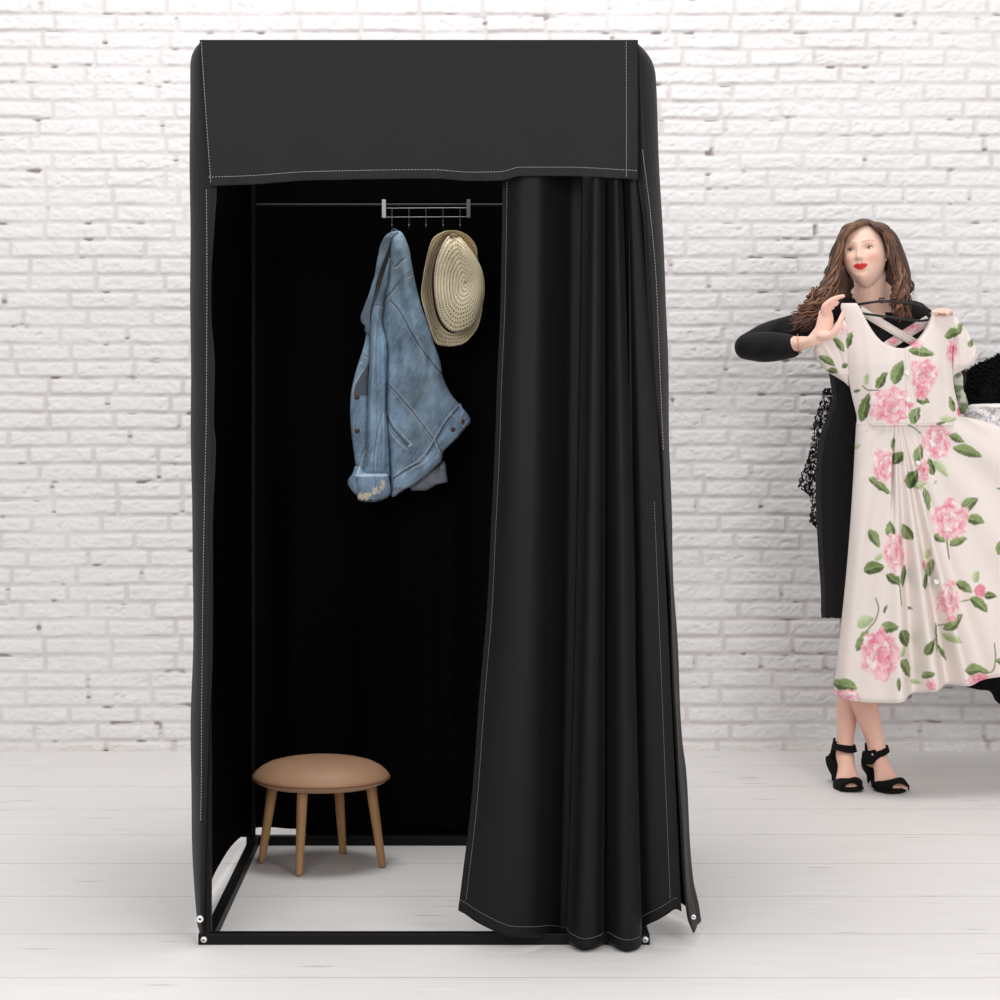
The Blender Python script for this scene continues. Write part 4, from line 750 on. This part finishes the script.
toebox(s2, [(871.5, 786, 6.245), (873.5, 781, 6.225), (881, 781.3, 6.19), (889, 780.4, 6.178), (897, 778.3, 6.18), (903, 778.5, 6.20), (909, 786, 6.23)],
  [(876, 790.5, 6.22), (884, 792, 6.185), (891, 791.5, 6.165), (893, 785.5, 6.16), (900, 783.2, 6.162), (907.5, 786.5, 6.18), (908.7, 790.5, 6.20)], 0, 0)
# ---- hair
HAIRM = mat('brown_hair', (1, 1, 1), rough=.42, spec=.45, attr='Col', noise=.25, nscale=300, stretch=(1, 1, .15))
hb_ = []
v, f = ball((0, 0, 0), (.080, .098, .1158), 40); v = v+V(0, .016, .008); v = head_world(v); hb_.append((v, f))
cap = [limb([(868, 262, 6.30), (870, 285, 6.34), (872, 305, 6.35)], [.085, .095, .075], [.6, .45, .4], (1, 0, 0)), limb([(868, 228, 6.19), (850, 234, 6.20), (842.5, 250, 6.215), (838, 272, 6.21), (830, 294, 6.19), (824, 308, 6.17)], [.020, .028, .030, .034, .036, .020], .8), limb([(838, 290, 6.18), (822, 306, 6.16), (808, 318, 6.17)], [.030, .032, .016], .7),
  limb([(874, 228, 6.19), (888, 236, 6.19), (895, 254, 6.19), (901, 276, 6.19), (901, 294, 6.185), (900, 308, 6.19)], [.020, .024, .030, .031, .026, .014], .8)]
cc2, cq2, ct2 = union(hb_+cap, .005, 5); cl = head_local(cc2)
ppx = CX+cc2[:, 0]*F/cc2[:, 1]; ppy = CY+(H-cc2[:, 2])*F/cc2[:, 1]
cut = (cl[:, 1] < .0) & (((ppx-865.5)/22)**2+((ppy-256)/31)**2 < 1); cut |= (cl[:, 1] < .035) & (ppy > 262) & (ppx > 852) & (ppx < 886); kq = ~cut[cq2].any(1)
hm = raw_mesh('hair', cc2, cq2[kq]); hc0 = V(*srgb(72, 48, 37)); set_col(hm, np.tile(hc0, (len(cc2), 1))*(.6+.8*fbm(cc2[:, 0]*60, cc2[:, 2]*12, 210))[:, None])
hair = link('hair', hm, HAIRM, person)
GL = [[(868, 222.9, 6.155), (855, 227, 6.14), (845.5, 235, 6.145), (842, 247, 6.155), (838.5, 264, 6.155), (835, 282, 6.145), (830, 299, 6.125), (824, 318, 6.12)],
      [(868, 221.9, 6.19), (851, 226, 6.18), (840, 236, 6.19), (833, 254, 6.20), (828, 273, 6.19), (821, 290, 6.17), (809, 304, 6.14), (796, 322, 6.13)],
      [(868, 222.4, 6.17), (852, 228, 6.16), (842, 238, 6.165), (837, 258, 6.17), (832, 280, 6.16), (824, 298, 6.13), (812, 314, 6.115), (806, 328, 6.12)]]
GRt = [[(870, 222.9, 6.155), (878, 228, 6.14), (884.5, 235, 6.14), (889, 250, 6.145), (893, 266, 6.15), (895, 284, 6.15), (894, 302, 6.15), (892, 320, 6.16)],
      [(871, 221.9, 6.19), (884, 226.5, 6.18), (893, 235, 6.19), (899, 252, 6.20), (905, 270, 6.20), (909, 287, 6.19), (907, 303, 6.18), (911, 318, 6.18)],
      [(870, 222.4, 6.17), (882, 229, 6.16), (889, 240, 6.16), (895, 258, 6.165), (900, 276, 6.165), (901, 292, 6.16), (899, 308, 6.16), (902, 322, 6.17)]]
lk = MB(); R = np.random.RandomState(21)
def lock(G, k):
    w = R.dirichlet([.8]*3); P = sum(np.array(g)*a for g, a in zip(G, w)); P = P+np.concatenate([R.randn(1, 3)*[1.2, .4, .004], R.randn(1, 3)*[1.8, .8, .006], R.randn(len(P)-2, 3)*[1.0, .8, .005]]); P[:, 2] += R.uniform(-.012, .03)
    n = 54; Q = catmull(P, n); cut_ = int(n*R.uniform(.80, 1)); Wd = np.array([W(*q) for q in Q])[:cut_]; t = np.arange(cut_)/n
    amp = .0115*np.clip((t-.32)/.4, 0, 1)*R.uniform(.5, 1.25); fq_ = R.uniform(3.2, 5.5); ph = R.uniform(0, 6.28)
    Wd[:, 0] += amp*np.sin(t*fq_*6.28+ph); Wd[:, 1] += amp*np.cos(t*fq_*6.28+ph)*.8; Wd[:, 2] += amp*.4*np.sin(t*fq_*6.28+ph+1)
    r = (.0030*np.clip(t/.12+.3, 0, 1)*np.clip((t[-1]-t)/.22, .12, 1)+.0006)*R.uniform(.7, 1.3); 
    base = V(*srgb(*[(88, 60, 47), (118, 82, 60), (66, 46, 38), (142, 100, 72), (98, 64, 50)][R.randint(5)])); c = base*(.85+.55*np.clip(t-.3, 0, 1))[:, None]
    v, f = tube(Wd, r, 6, .7, cap=False); lk.add(v, f, np.repeat(c, 6, 0))
for k in range(330): lock(GL, k)
for k in range(290): lock(GRt, k)
def curl(p0, p1, d, turns, amp, r0):
    n = 40; t = np.linspace(0, 1, n); A = V(*W(*p0, d)); B = V(*W(*p1, d-.02)); Wd = A+(B-A)*t[:, None]; ph = R.uniform(0, 6.28)
    Wd[:, 0] += amp*np.sin(t*turns*6.28+ph)*np.clip(t*3, 0, 1); Wd[:, 1] += amp*.8*np.cos(t*turns*6.28+ph); Wd[:, 2] += amp*.7*np.cos(t*turns*6.28+ph)*np.clip(t*3, 0, 1)
    base = V(*srgb(*[(104, 68, 50), (134, 90, 64), (76, 50, 40)][R.randint(3)])); v, f = tube(Wd, r0*np.clip((1-t)*2.5, .12, 1), 6, .7, cap=False); lk.add(v, f, np.repeat(np.tile(base, (n, 1)), 6, 0))
for k in range(34):
    curl((R.uniform(893, 902), R.uniform(282, 296)), (R.uniform(890, 914), R.uniform(306, 320)), R.uniform(6.14, 6.18), R.uniform(1, 2), R.uniform(.005, .010), R.uniform(.003, .005))
for k in range(110):
    x0, y0 = R.uniform(812, 832), R.uniform(286, 304); a = R.uniform(0, 1); curl((x0, y0), (786+26*R.rand()+8*a, 312+20*R.rand()), R.uniform(6.11, 6.17), R.uniform(1.6, 3), R.uniform(.006, .014), R.uniform(.0024, .0042))
lo_ = lk.build('hair_locks', HAIRM, hair, col=True)
# ================================================================ floral dress held up in front of her
FLO = mat('floral_cotton', (1, 1, 1), rough=.8, spec=.15, attr='Col', noise=.02, nscale=200, bump=.12, bscale=500)
CREAM = V(*srgb(228, 217, 211))
FP = Print(805, 295, 1075, 712, 3, CREAM)
FP.a = FP.a*(.965+.07*fbm(FP.X*.05, FP.Y*.03, 300))[..., None]
rt = lambda lim: (lambda X, Y: (X < lim)); lt = lambda lim: (lambda X, Y: (X > lim))
# twigs
for p in ([(871, 596), (873.5, 606), (870, 618), (864, 626)], [(989, 641), (990, 655), (988, 668), (980, 672)], [(943, 536), (944.5, 548), (946, 558)], [(861, 386), (866, 390), (876, 390)], [(905, 424), (912, 428), (918, 433)], [(893, 580), (894, 592), (895, 602)], [(932, 625), (946, 619)], [(958, 600), (965, 598)]): FP.line(p, 1.3, V(.12, .17, .07), .9)
LV = [(895, 372, 26, 68, 13, 0), (879, 380, 20, 60, 9, 1), (864, 379, 13, 80, 4.5, 2), (863, 407, 30, 78, 10, 1), (912, 415, 19, 65, 11, 0), (919, 352, 26, -10, 11, 0), (920, 400, 14, -10, 9, 0), (952, 333, 20, 25, 10, 0), (969, 343, 9, 80, 6, 0), (959, 326, 10, 40, 6, 0),
  (838, 345, 19, -52, 6.5, 0), (848.5, 340, 18, 72, 6.5, 0), (826, 361, 20, -32, 7.5, 0), (832, 371, 10, -20, 6, 1), (844, 366, 8, 15, 5, 1), (856, 391, 7, 25, 3, 1), (916, 453, 22, 72, 10, 0), (928, 466, 18, 105, 9, 1), (895, 457, 16, 50, 11, 1), (890, 443, 14, 82, 4.5, 0), (954, 438, 18, -28, 8, 0), (965, 451, 30, -18, 11, 0), (938, 468, 22, -50, 8, 2),
  (950, 404, 16, 105, 8, 0), (946, 419, 18, -5, 7, 2), (938, 423, 12, 15, 4, 1), (877, 485, 28, -38, 9, 0), (909, 478, 22, 62, 13, 1), (924, 499, 26, -78, 7.5, 0), (918, 484, 14, 20, 8, 2), (857, 446, 8, 50, 4, 2),
  (966, 503, 20, 38, 12, 0), (972, 519, 17, -12, 11, 0), (936, 537, 14, -30, 9, 0), (955, 540, 20, 20, 9, 0), (886, 528, 16, 95, 9, 0), (903, 531, 18, 112, 10, 0), (871, 537, 21, -62, 10, 0), (876, 555, 13, 30, 6, 2), (870, 566, 20, 12, 13, 1), (888, 577, 16, -40, 10, 1), (899, 574, 22, 76, 8, 1), (926, 566, 20, 82, 7, 0), (921, 579, 15, 70, 8, 1), (924, 552, 12, 80, 5, 2),
  (960, 585, 18, -35, 10, 0), (975, 602, 23, -42, 11, 0), (986, 594, 14, -5, 8, 1), (972, 575, 13, 65, 8, 2), (998, 545, 18, 60, 12, 0), (1000, 540, 9, 20, 8, 0), (949, 619, 26, 35, 10, 0), (947, 635, 19, -22, 9, 2), (883, 624, 18, 20, 12, 0), (899, 635, 21, -58, 14, 1), (861, 619, 19, 30, 11, 2), (858, 637, 26, 62, 8, 0), (900, 664, 24, -58, 12, 0), (895, 647, 12, 50, 8, 2), (923, 643, 19, 55, 9, 1), (932, 635, 30, 88, 4.5, 0), (938, 650, 20, -60, 4, 1),
  (843, 683, 20, -8, 14, 0), (970, 667, 30, -8, 11, 0), (998, 659, 16, -20, 8, 0), (1004, 664, 14, 40, 7, 2), (921, 670, 12, 25, 7, 0), (890, 678, 15, 88, 4.5, 1), (911, 679, 10, 0, 6, 2), (880, 606, 10, 60, 3.5, 1), (997, 488, 7, 0, 2.5, 1), (906, 606, 6, 0, 3, 1), (933, 481, 5, 60, 3, 2),
  (1020, 500, 20, 30, 11, 0), (1030, 560, 20, -30, 11, 1), (1022, 620, 22, 60, 10, 0), (1040, 640, 18, 10, 9, 0), (838, 583, 10, 85, 4, 0)]
for l in LV: FP.leaf(*l[:5], tone=l[5])
FL = [(888, 406, 22, 21, 1, None, 0), (921, 374, 16, 17, 2, lt(908.5), 0), (934, 441, 16, 20, 3, None, 0), (881, 465, 12, 19, 4, rt(889.5), 0), (921, 470, 6, 14, 5, None, .15), (950, 351, 6, 12, 6, None, 0), (912, 328, 11, 6, 7, None, .1), (914, 344, 8, 5, 8, None, 0), (893, 341, 6, 5, 9, None, .3), (836.5, 311, 4.5, 5.5, 10, None, 0), (841, 329, 4, 7, 11, None, 0),
  (948, 518, 19, 21, 12, None, 0), (890, 551, 12, 22, 13, None, 0), (944, 598, 13, 22, 14, None, 0), (976, 589, 7, 7.5, 15, None, .6), (920, 564, 4.5, 6, 16, None, .2), (874, 650, 19, 27, 17, rt(892), 0), (971, 676, 17, 6.5, 18, None, .25), (923.5, 679, 5, 7, 19, None, 0), (844, 694, 13, 8, 20, None, 0), (959, 411, 4, 6.5, 21, None, .7), (840, 600, 2.5, 16, 22, None, 0), (919, 392, 8, 9, 23, lt(910), .3),
  (1020, 475, 16, 17, 24, None, 0), (1025, 590, 18, 18, 25, None, 0), (1035, 680, 14, 8, 26, None, 0)]
for f in FL: FP.rose(f[0], f[1], f[2], f[3], f[4], f[5], f[6])
PL = V(*srgb(205, 190, 182)); FP.line([(905, 349), (910.5, 385), (914.5, 424)], .7, PL, .8); FP.line([(916.5, 350), (918.5, 385), (921, 424)], .5, PL, .5); FP.line([(857, 424.5), (890, 423), (914, 424), (940, 421), (961, 415)], .9, PL, .75)
FP.line([(914.5, 424), (919, 470), (927, 560), (931, 640), (933, 683)], .8, PL, .8)
dress = thing('floral_dress', W(895, 424, 6.12), 'cream short-sleeved dress printed with pink roses, held up by the woman', 'dress')
cF = lambda x, y: FP.at(x, y)
DB = 6.12
bod = fold((893, 350, 880, 424, 5, -.006), (920, 350, 925, 420, 5, -.006), (907, 350, 912, 424, 1.6, .003), (860, 330, 862, 420, 4, .004), (940, 350, 945, 415, 4, .004), (868, 360, 870, 424, 3, -.003))
# shoulders and bodice are one piece of cloth: two shoulder lobes running into the front
def closed(name, fr, bk_, quads, m, par, cols):
    n = len(fr); e = np.vstack([quads[:, [0, 1]], quads[:, [1, 2]], quads[:, [2, 3]], quads[:, [3, 0]]]); key = np.sort(e, 1); _, inv, cnt = np.unique(key, axis=0, return_inverse=True, return_counts=True); b = e[cnt[inv.ravel()] == 1]
    side = np.stack([b[:, 1], b[:, 0], b[:, 0]+n, b[:, 1]+n], -1); me = raw_mesh(name, np.vstack([fr, bk_]), np.vstack([quads, quads[:, ::-1]+n, side])); set_col(me, np.vstack([cols, cols])); return link(name, me, m, par)
def bodice():
    ny, n1 = 210, 110; t = np.linspace(0, 1, ny); ns = int(ny*.40); X = np.zeros((ny, 2*n1)); Y = np.zeros_like(X); ED = np.zeros_like(X)
    L0 = [(303.2, 841.5), (307, 840.7), (313, 842.5), (320, 845), (328, 846.8), (336, 847.8), (350, 848), (362, 848), (376, 848.5), (386, 850), (398, 852.5), (410, 855.5), (418, 857), (425.5, 856.6)]
    R0 = [(314.5, 950), (318, 953.5), (325, 955), (339, 953.5), (352, 952), (362, 951.5), (376, 952.5), (386, 953.5), (398, 956), (410, 959), (418, 961), (425.5, 962)]
    NL = [(303.2, 856), (307, 858.5), (313, 861.5), (320, 865), (328, 869.5), (336, 875), (342, 881), (346, 888), (348, 895), (348.6, 903)]; NR = [(314.5, 932.5), (318, 931), (325, 928), (332, 924), (339, 918.5), (344, 913), (347, 908), (348.6, 903)]
    s_ = np.linspace(0, 1, n1)
    for i in range(ny):
        k = min(1, i/ns); yl = 303.2+(348.6-303.2)*k if i < ns else 348.6+(425.5-348.6)*(i-ns)/(ny-1-ns); yr = 314.5+(348.6-314.5)*k if i < ns else yl
        a = table(L0, [yl])[0][0]; b = table(NL, [yl])[0][0] if i < ns else 903; c = table(NR, [yr])[0][0] if i < ns else 903; d = table(R0, [yr])[0][0]
        X[i, :n1] = a+(b-a)*s_; X[i, n1:] = c+(d-c)*s_; Y[i, :n1] = yl; Y[i, n1:] = yr
        o = np.minimum(X[i]-a, d-X[i]); ind = 99 if i >= ns else 1
        nd = np.where(np.arange(2*n1) < n1, b-X[i], X[i]-c) if i < ns else np.hypot(X[i]-903, (Y[i]-348.6))*2+np.abs(X[i]-903)
        top = np.minimum(Y[i]-303.2, 99) if True else 0; top = np.where(np.arange(2*n1) < n1, yl-303.2, yr-314.5)
        ED[i] = (1-np.clip(1-o/26, 0, 1)**2.2)*(.70+.30*(1-np.clip(1-nd/5, 0, 1)**2))*(.55+.45*(1-np.clip(1-top/4, 0, 1)**2))
    th = .012+.024*np.clip((Y-305)/60, 0, 1)
    fd = -.004-th*ED+bod(X, Y)*ED; bd = .004+th*ED*.8
    def pts(dd): return np.stack([(X-CX)*DB/F, DB+dd, H-(Y-CY)*DB/F], -1).reshape(-1, 3)
    q = grid_quads(ny, 2*n1); ii = np.arange(len(q))//(2*n1-1); jj = np.arange(len(q)) % (2*n1-1); q = q[~((jj == n1-1) & (ii < ns))]
    closed('bodice', pts(fd), pts(bd), q, FLO, dress, cF(X.ravel(), Y.ravel()))
bodice()
pillow('sleeve', [(318, 840, 846), (325, 833, 847.5), (333, 826, 848), (342, 818, 848.5), (350, 813.5, 849), (358, 816, 849), (366, 822, 849), (372, 828, 849), (378, 838, 849), (384, 846.5, 849), (386, 848, 849)], DB+.012, .028, FLO, dress, extra=fold((832, 335, 846, 378, 2, .006), (822, 345, 838, 372, 2, -.005), (840, 322, 836, 350, 2, .004)), colfn=cF, step=.6, pw=2.6, taper=4)
pillow('sleeve', [(315.5, 949, 954), (319, 949, 957.5), (324, 948, 961.5), (330, 949.5, 966.5), (338, 950.5, 971), (346, 951, 975.5), (352, 951, 978), (356, 951, 978.2), (360, 951, 976), (366, 951, 969), (371, 951, 961.5), (375, 951.5, 954.5), (377, 952, 953)], DB+.012, .030, FLO, dress, extra=fold((955, 322, 960, 370, 2.5, -.006), (964, 330, 969, 368, 2, .005), (975, 345, 970, 365, 2, -.003)), colfn=cF, step=.6, pw=2.6, taper=4)
GRN = lambda x, y: (V(*srgb(196, 194, 182))*(1-np.clip((fbm(x*.16, y*.16, 320, 2)-.40)*6, 0, 1))[:, None]+V(*srgb(118, 132, 96))*np.clip((fbm(x*.16, y*.16, 320, 2)-.40)*6, 0, 1)[:, None])
pillow('bodice_back', [(370, 953, 960), (378, 950, 963), (388, 952, 963), (396, 954, 966), (404, 956, 968), (409, 958, 968), (414, 960, 966)], DB+.085, .022, FLO, dress, colfn=GRN, step=.6, pw=3, taper=3)
# straps crossing at the back
def strapX(a, b, w, d, name='back_strap', back=0):
    A = V(*W(*a, d)); B = V(*W(*b, d+.01)); n = 40; t = np.linspace(0, 1, n)[:, None]; dirv = (B-A)/np.linalg.norm(B-A); up = np.cross(dirv, V(0, 1, 0)); rows = []
    for k in np.linspace(-1, 1, 12): rows.append(A+(B-A)*t+up*k*w+V(0, -.004, 0)*(1-k*k)+V(0, .012, 0)*np.sin(t*3.1))
    Pp = np.array(rows); me = raw_mesh(name, Pp.reshape(-1, 3), grid_quads(12, n)); v = Pp.reshape(-1, 3); set_col(me, FP.at(CX+v[:, 0]*F/v[:, 1], CY+(H-v[:, 2])*F/v[:, 1])); o = link(name, me, FLO, dress); s = o.modifiers.new('s', 'SOLIDIFY'); s.thickness = .002; s.offset = 0
strapX((929, 320), (886, 347), .0155, DB+.056); strapX((860, 310), (926, 349), .0125, DB+.046)
# skirt: swings out from the waist, folds fan from it
sk = [(417.5, 944, 966), (420, 905, 975), (422, 870, 983), (424, 857, 990), (428, 856.3, 1000), (433, 855.6, 1012), (440, 854.8, 1028), (452, 853.8, 1044), (470, 853.2, 1054), (490, 852.4, 1060), (520, 850.6, 1063), (550, 848.3, 1064), (580, 846, 1063), (610, 843.3, 1061), (640, 840, 1057), (664, 837.2, 1052), (668, 836.8, 1010), (672, 836.2, 1001), (676, 835.8, 982), (680, 835.3, 967), (684, 834.8, 955), (688, 834.2, 927), (692, 833.6, 920), (696, 833.2, 910), (700, 833, 893), (702.5, 846, 878)]
def skx(X, Y):
    r = np.hypot(X-893, Y-392)/300; a = np.arctan2(X-893, Y-392)          # 0 = straight down
    amp = np.clip(r-.06, 0, 1)*.9
    o = amp*(-.050*np.exp(-((a+.005)/.035)**2)*1.0+.050*np.exp(-((a-.055)/.030)**2)+.040*np.exp(-((a+.055)/.025)**2)*0+.055*np.exp(-((a-.175)/.028)**2)-.040*np.exp(-((a-.115)/.03)**2)-.045*np.exp(-((a-.225)/.03)**2)+.035*np.exp(-((a-.30)/.04)**2)
        +.028*np.sin(a*17+.6)*np.clip((a-.33)*6, 0, 1)*.8+.020*np.sin(a*30)*np.clip(-a*8, 0, 1))
    o = o+.045*np.exp(-((a+.035+.0*r)/.014)**2)*np.exp(-((Y-475)/38)**2)*.6      # deep pleat below the waist
    o = o-.05*np.clip(r, 0, 1)*(np.abs(a) < 3)*np.exp(-(a/.5)**2)+.14*np.clip((X-960)/100, 0, 1.2)*0
    return o
def csk(x, y):
    return FP.at(x, y)
def skirt():
    ny, nx = 300, 420; u = np.linspace(0, 1, nx); t = np.linspace(0, 1, ny)
    WC = catmull([(856.6, 423), (875, 423), (892, 422.5), (908, 422.5), (925, 421.5), (942, 419), (958, 415.5), (962, 416.5)], nx); HCV = catmull([(833.5, 694), (845, 697), (862, 698), (880, 697.5), (896, 695), (912, 690), (928, 685.5), (943, 682.5), (957, 681), (970, 680), (985, 676.5), (1000, 673), (1022, 669), (1040, 660), (1052, 625), (1054, 560), (1050, 495), (1036, 448)], nx)
    X = np.zeros((ny, nx)); Y = np.zeros((ny, nx))
    wu = catmull([(0, 0), (.20, .33), (.40, .62), (.62, .88), (.85, .985), (1, 1)], nx)[:, 1]; wi = np.clip(wu, 0, 1)*(nx-1)
    W0 = np.stack([np.interp(wi, np.arange(nx), WC[:, k]) for k in (0, 1)], -1)
    for i, tt in enumerate(t):
        X[i] = W0[:, 0]+(HCV[:, 0]-W0[:, 0])*tt+3.0*math.sin(math.pi*tt)*(1-u)**6; Y[i] = W0[:, 1]+(HCV[:, 1]-W0[:, 1])*tt-6*math.sin(math.pi*tt)*u**12
    o = np.minimum(u/.06, (1-u)/.06).clip(0, 1)[None]*np.ones((ny, 1)); E_ = np.sqrt(np.clip(1-(1-o)**2, 0, 1)); th = .030+.012*t[:, None]
    bot = np.clip((1-t)/.012, 0, 1)[:, None]; 
    fd = -th*E_*(.85+.15*bot)+skx(X, Y)*E_; bd = np.maximum(fd+.010, .016*E_+skx(X, Y)*.5*E_)
    D0 = DB+.004
    def pts(dd): return np.stack([(X-CX)*D0/F, D0+dd, H-(Y-CY)*D0/F], -1).reshape(-1, 3)
    closed('skirt', pts(fd), pts(bd), grid_quads(ny, nx), FLO, dress, cF(X.ravel(), Y.ravel()))
skirt()
BTN = mat('white_button', srgb(240, 236, 232), rough=.25, spec=.5)
for x, y, dd in ((908.2, 400, 6.074), (918.4, 463, 6.072), (936.5, 582, 6.03), (907, 373, 6.076)):
    b = MB(); c = W(x, y, dd); b.lathe([(0, -.002), (.0028, -.002), (.0042, -.0035), (.0062, -.0035), (.0070, 0), (.0070, .012)], c, 20, 'y'); b.build('button', BTN, dress)
# ================================================================ hanger
HM = mat('black_plastic', (.010, .009, .009), rough=.35, spec=.4)
hg = thing('clothes_hanger', W(889, 308, 6.15), 'black hanger inside the neckline of the floral dress', 'hanger')
MB().tube([W(846, 310, 6.152), W(856, 305.2, 6.146), W(868, 302.8, 6.126), W(880, 301.4, 6.118), W(895, 301.8, 6.118), W(910, 303.6, 6.122), W(924, 307.5, 6.145), W(931, 311.5, 6.152)], .0042, 10, res=50).build('shoulder_arm', HM, hg)
MB().tube([W(848, 311.5, 6.153), W(861, 313.2, 6.140), W(890, 317.2, 6.106), W(905, 319, 6.104), W(920, 320.8, 6.130), W(930, 319.5, 6.153)], .0038, 10, res=40).build('crossbar', HM, hg)
MB().tube([W(882, 302.5, 6.118), W(879.6, 302, 6.117), W(879.4, 298.6, 6.116), W(884, 298.4, 6.116)], .0030, 8).build('hook', HM, hg)
# ================================================================ garments on the rail beyond the right edge
rx = 1.88; FURM = mat('black_fur', (.006, .0055, .006), rough=.85, spec=.12)
rack = thing('garment_rack', (rx, 6.5, 0), 'metal clothes rail carrying the black furry coat at the right edge', 'clothes rack')
RM = mat('rack_steel', (.55, .55, .55), rough=.3, metal=.8)
for y in (6.22, 6.80):
    MB().tube([(rx, y, .03), (rx, y, 1.62)], .012, 12).build('upright', RM, rack); MB().tube([(rx-.0, y, .02), (rx+.35, y, .02)], .012, 12).build('foot', RM, rack); 
MB().tube([(rx, 6.2, 1.62), (rx, 6.82, 1.62)], .012, 12).build('rail', RM, rack)
DC = 6.50
coat = thing('fur_coat', W(1040, 340, DC), 'black furry coat hanging behind the floral skirt at the right edge', 'coat')
cr_ = [(342, 1034, 1047), (348, 1016, 1055), (354, 1004, 1065), (360, 992, 1075), (367, 977, 1083), (374, 967, 1088), (384, 965, 1090), (396, 967, 1090), (404, 968, 1090), (420, 976, 1088), (460, 974, 1086), (520, 976, 1088), (600, 970, 1090), (650, 968, 1093), (672, 965.5, 1094), (684, 965.5, 1094), (687, 966, 1094), (688.5, 978, 1094), (690.5, 988, 1094), (694, 992, 1094), (700, 995, 1093), (706, 1002, 1090)]
cb = pillow('coat_body', cr_, DC, .06, FURM, coat, extra=fold((985, 400, 975, 700, 6, -.02), (1000, 400, 1002, 700, 5, .02)), step=1.2, pw=3, taper=4)
fu = MB(); R = np.random.RandomState(8)
for k in range(1500):
    y = R.uniform(355, 404); e = float(table(cr_, [y])[0][0]); x = e+(1060-e)*R.rand()**1.7; d0 = DC-.062*math.sqrt(min(1, max(.02, 1-abs(1-2*(x-e)/(1112-e))**3)))
    edge = R.rand() < .35
    if edge: x = e+R.uniform(0, 4); d0 = DC-.01
    a = R.uniform(2.1, 3.0) if y < 385 else R.uniform(2.6, 3.9); L_ = R.uniform(.008, .017); p = V(*W(x, y, d0)); q = p+V(math.cos(a)*L_, -.008, math.sin(a)*L_); fu.tube([p, (p+q)/2+V(0, -.003, .001), q], [.0026, .002, .0004], 5, cap=False)
fu.build('fur_collar', FURM, coat)
hk = MB(); hk.tube([W(1049, 346, DC), (W(1049, 0, DC)[0], DC, 1.56), (rx+.02, DC, 1.60), (rx+.018, DC, 1.632), (rx, DC, 1.638), (rx-.018, DC, 1.628)], .0025, 8, res=24); hk.build('hanger_hook', RM, coat)
def wl(x, y):
    n = fbm(x*.5, y*.5, 340, 2); m = np.clip((n-.56)*9, 0, 1)*(y > 408); return V(*srgb(238, 232, 230))*(1-m)[:, None]+V(*srgb(176, 174, 188))*m[:, None]
blouse = thing('lace_blouse', W(1000, 403, 6.33), 'white lace garment hanging between the floral skirt and the black furry coat', 'blouse')
pillow('cloth', [(403.5, 985, 1066), (404.5, 970, 1078), (408, 966.5, 1082), (413, 965.5, 1083), (420, 964, 1083), (430, 968, 1082), (460, 980, 1080), (520, 984, 1080), (600, 980, 1084), (640, 978, 1086)], 6.385, .030, FLO, blouse, extra=lambda X, Y: .02*(fbm(X*.08, Y*.16, 350)-.5)+fold((975, 404, 1010, 426, 3, .010), (990, 404, 1030, 412, 2.5, -.008))(X, Y), colfn=wl, step=.8, pw=3, taper=3)
hk = MB(); bx = W(1030, 0, 6.385)[0]; hk.tube([W(1030, 408, 6.385), (bx, 6.385, 1.50), (rx-.03, 6.385, 1.585), (rx-.018, 6.385, 1.632), (rx, 6.385, 1.637), (rx+.018, 6.385, 1.628)], .0025, 8, res=24); hk.build('hanger_hook', RM, blouse)
# ================================================================ light and camera
w = bpy.data.worlds.new('world'); SC.world = w; w.use_nodes = True; bg = w.node_tree.nodes['Background']
bg.inputs[0].default_value = (1.0, .985, .975, 1); bg.inputs[1].default_value = .64
def area(loc, rot, size, power, col=(1, 1, 1)):
    l = bpy.data.lights.new('softbox', 'AREA'); l.shape = 'RECTANGLE'; l.size, l.size_y = size; l.energy = power; l.color = col
    o = bpy.data.objects.new('softbox', l); o.location = loc; o.rotation_euler = [math.radians(a) for a in rot]; COL.objects.link(o); return o
area((-1.6, .4, 2.6), (62, 0, -20), (3.0, 2.2), 92)
area((2.4, .2, 2.4), (64, 0, 26), (2.0, 2.0), 92)
area((-.1, 4.85, 5.2), (2, 0, 0), (2.2, 1.6), 120)
cd = bpy.data.cameras.new('camera'); cam = bpy.data.objects.new('camera', cd); COL.objects.link(cam)
cam.location = (0, 0, H); cam.rotation_euler = (math.pi/2, 0, 0); cd.sensor_width = 36; cd.lens = F/1000*36
cd.shift_x = (500-CX)/1000; cd.shift_y = -(500-CY)/1000; cd.clip_end = 50; SC.camera = cam
SC.view_settings.view_transform = 'Standard'; SC.view_settings.look = 'None'; SC.view_settings.gamma = 1; SC.view_settings.use_curve_mapping = False; SC.view_settings.exposure = 0
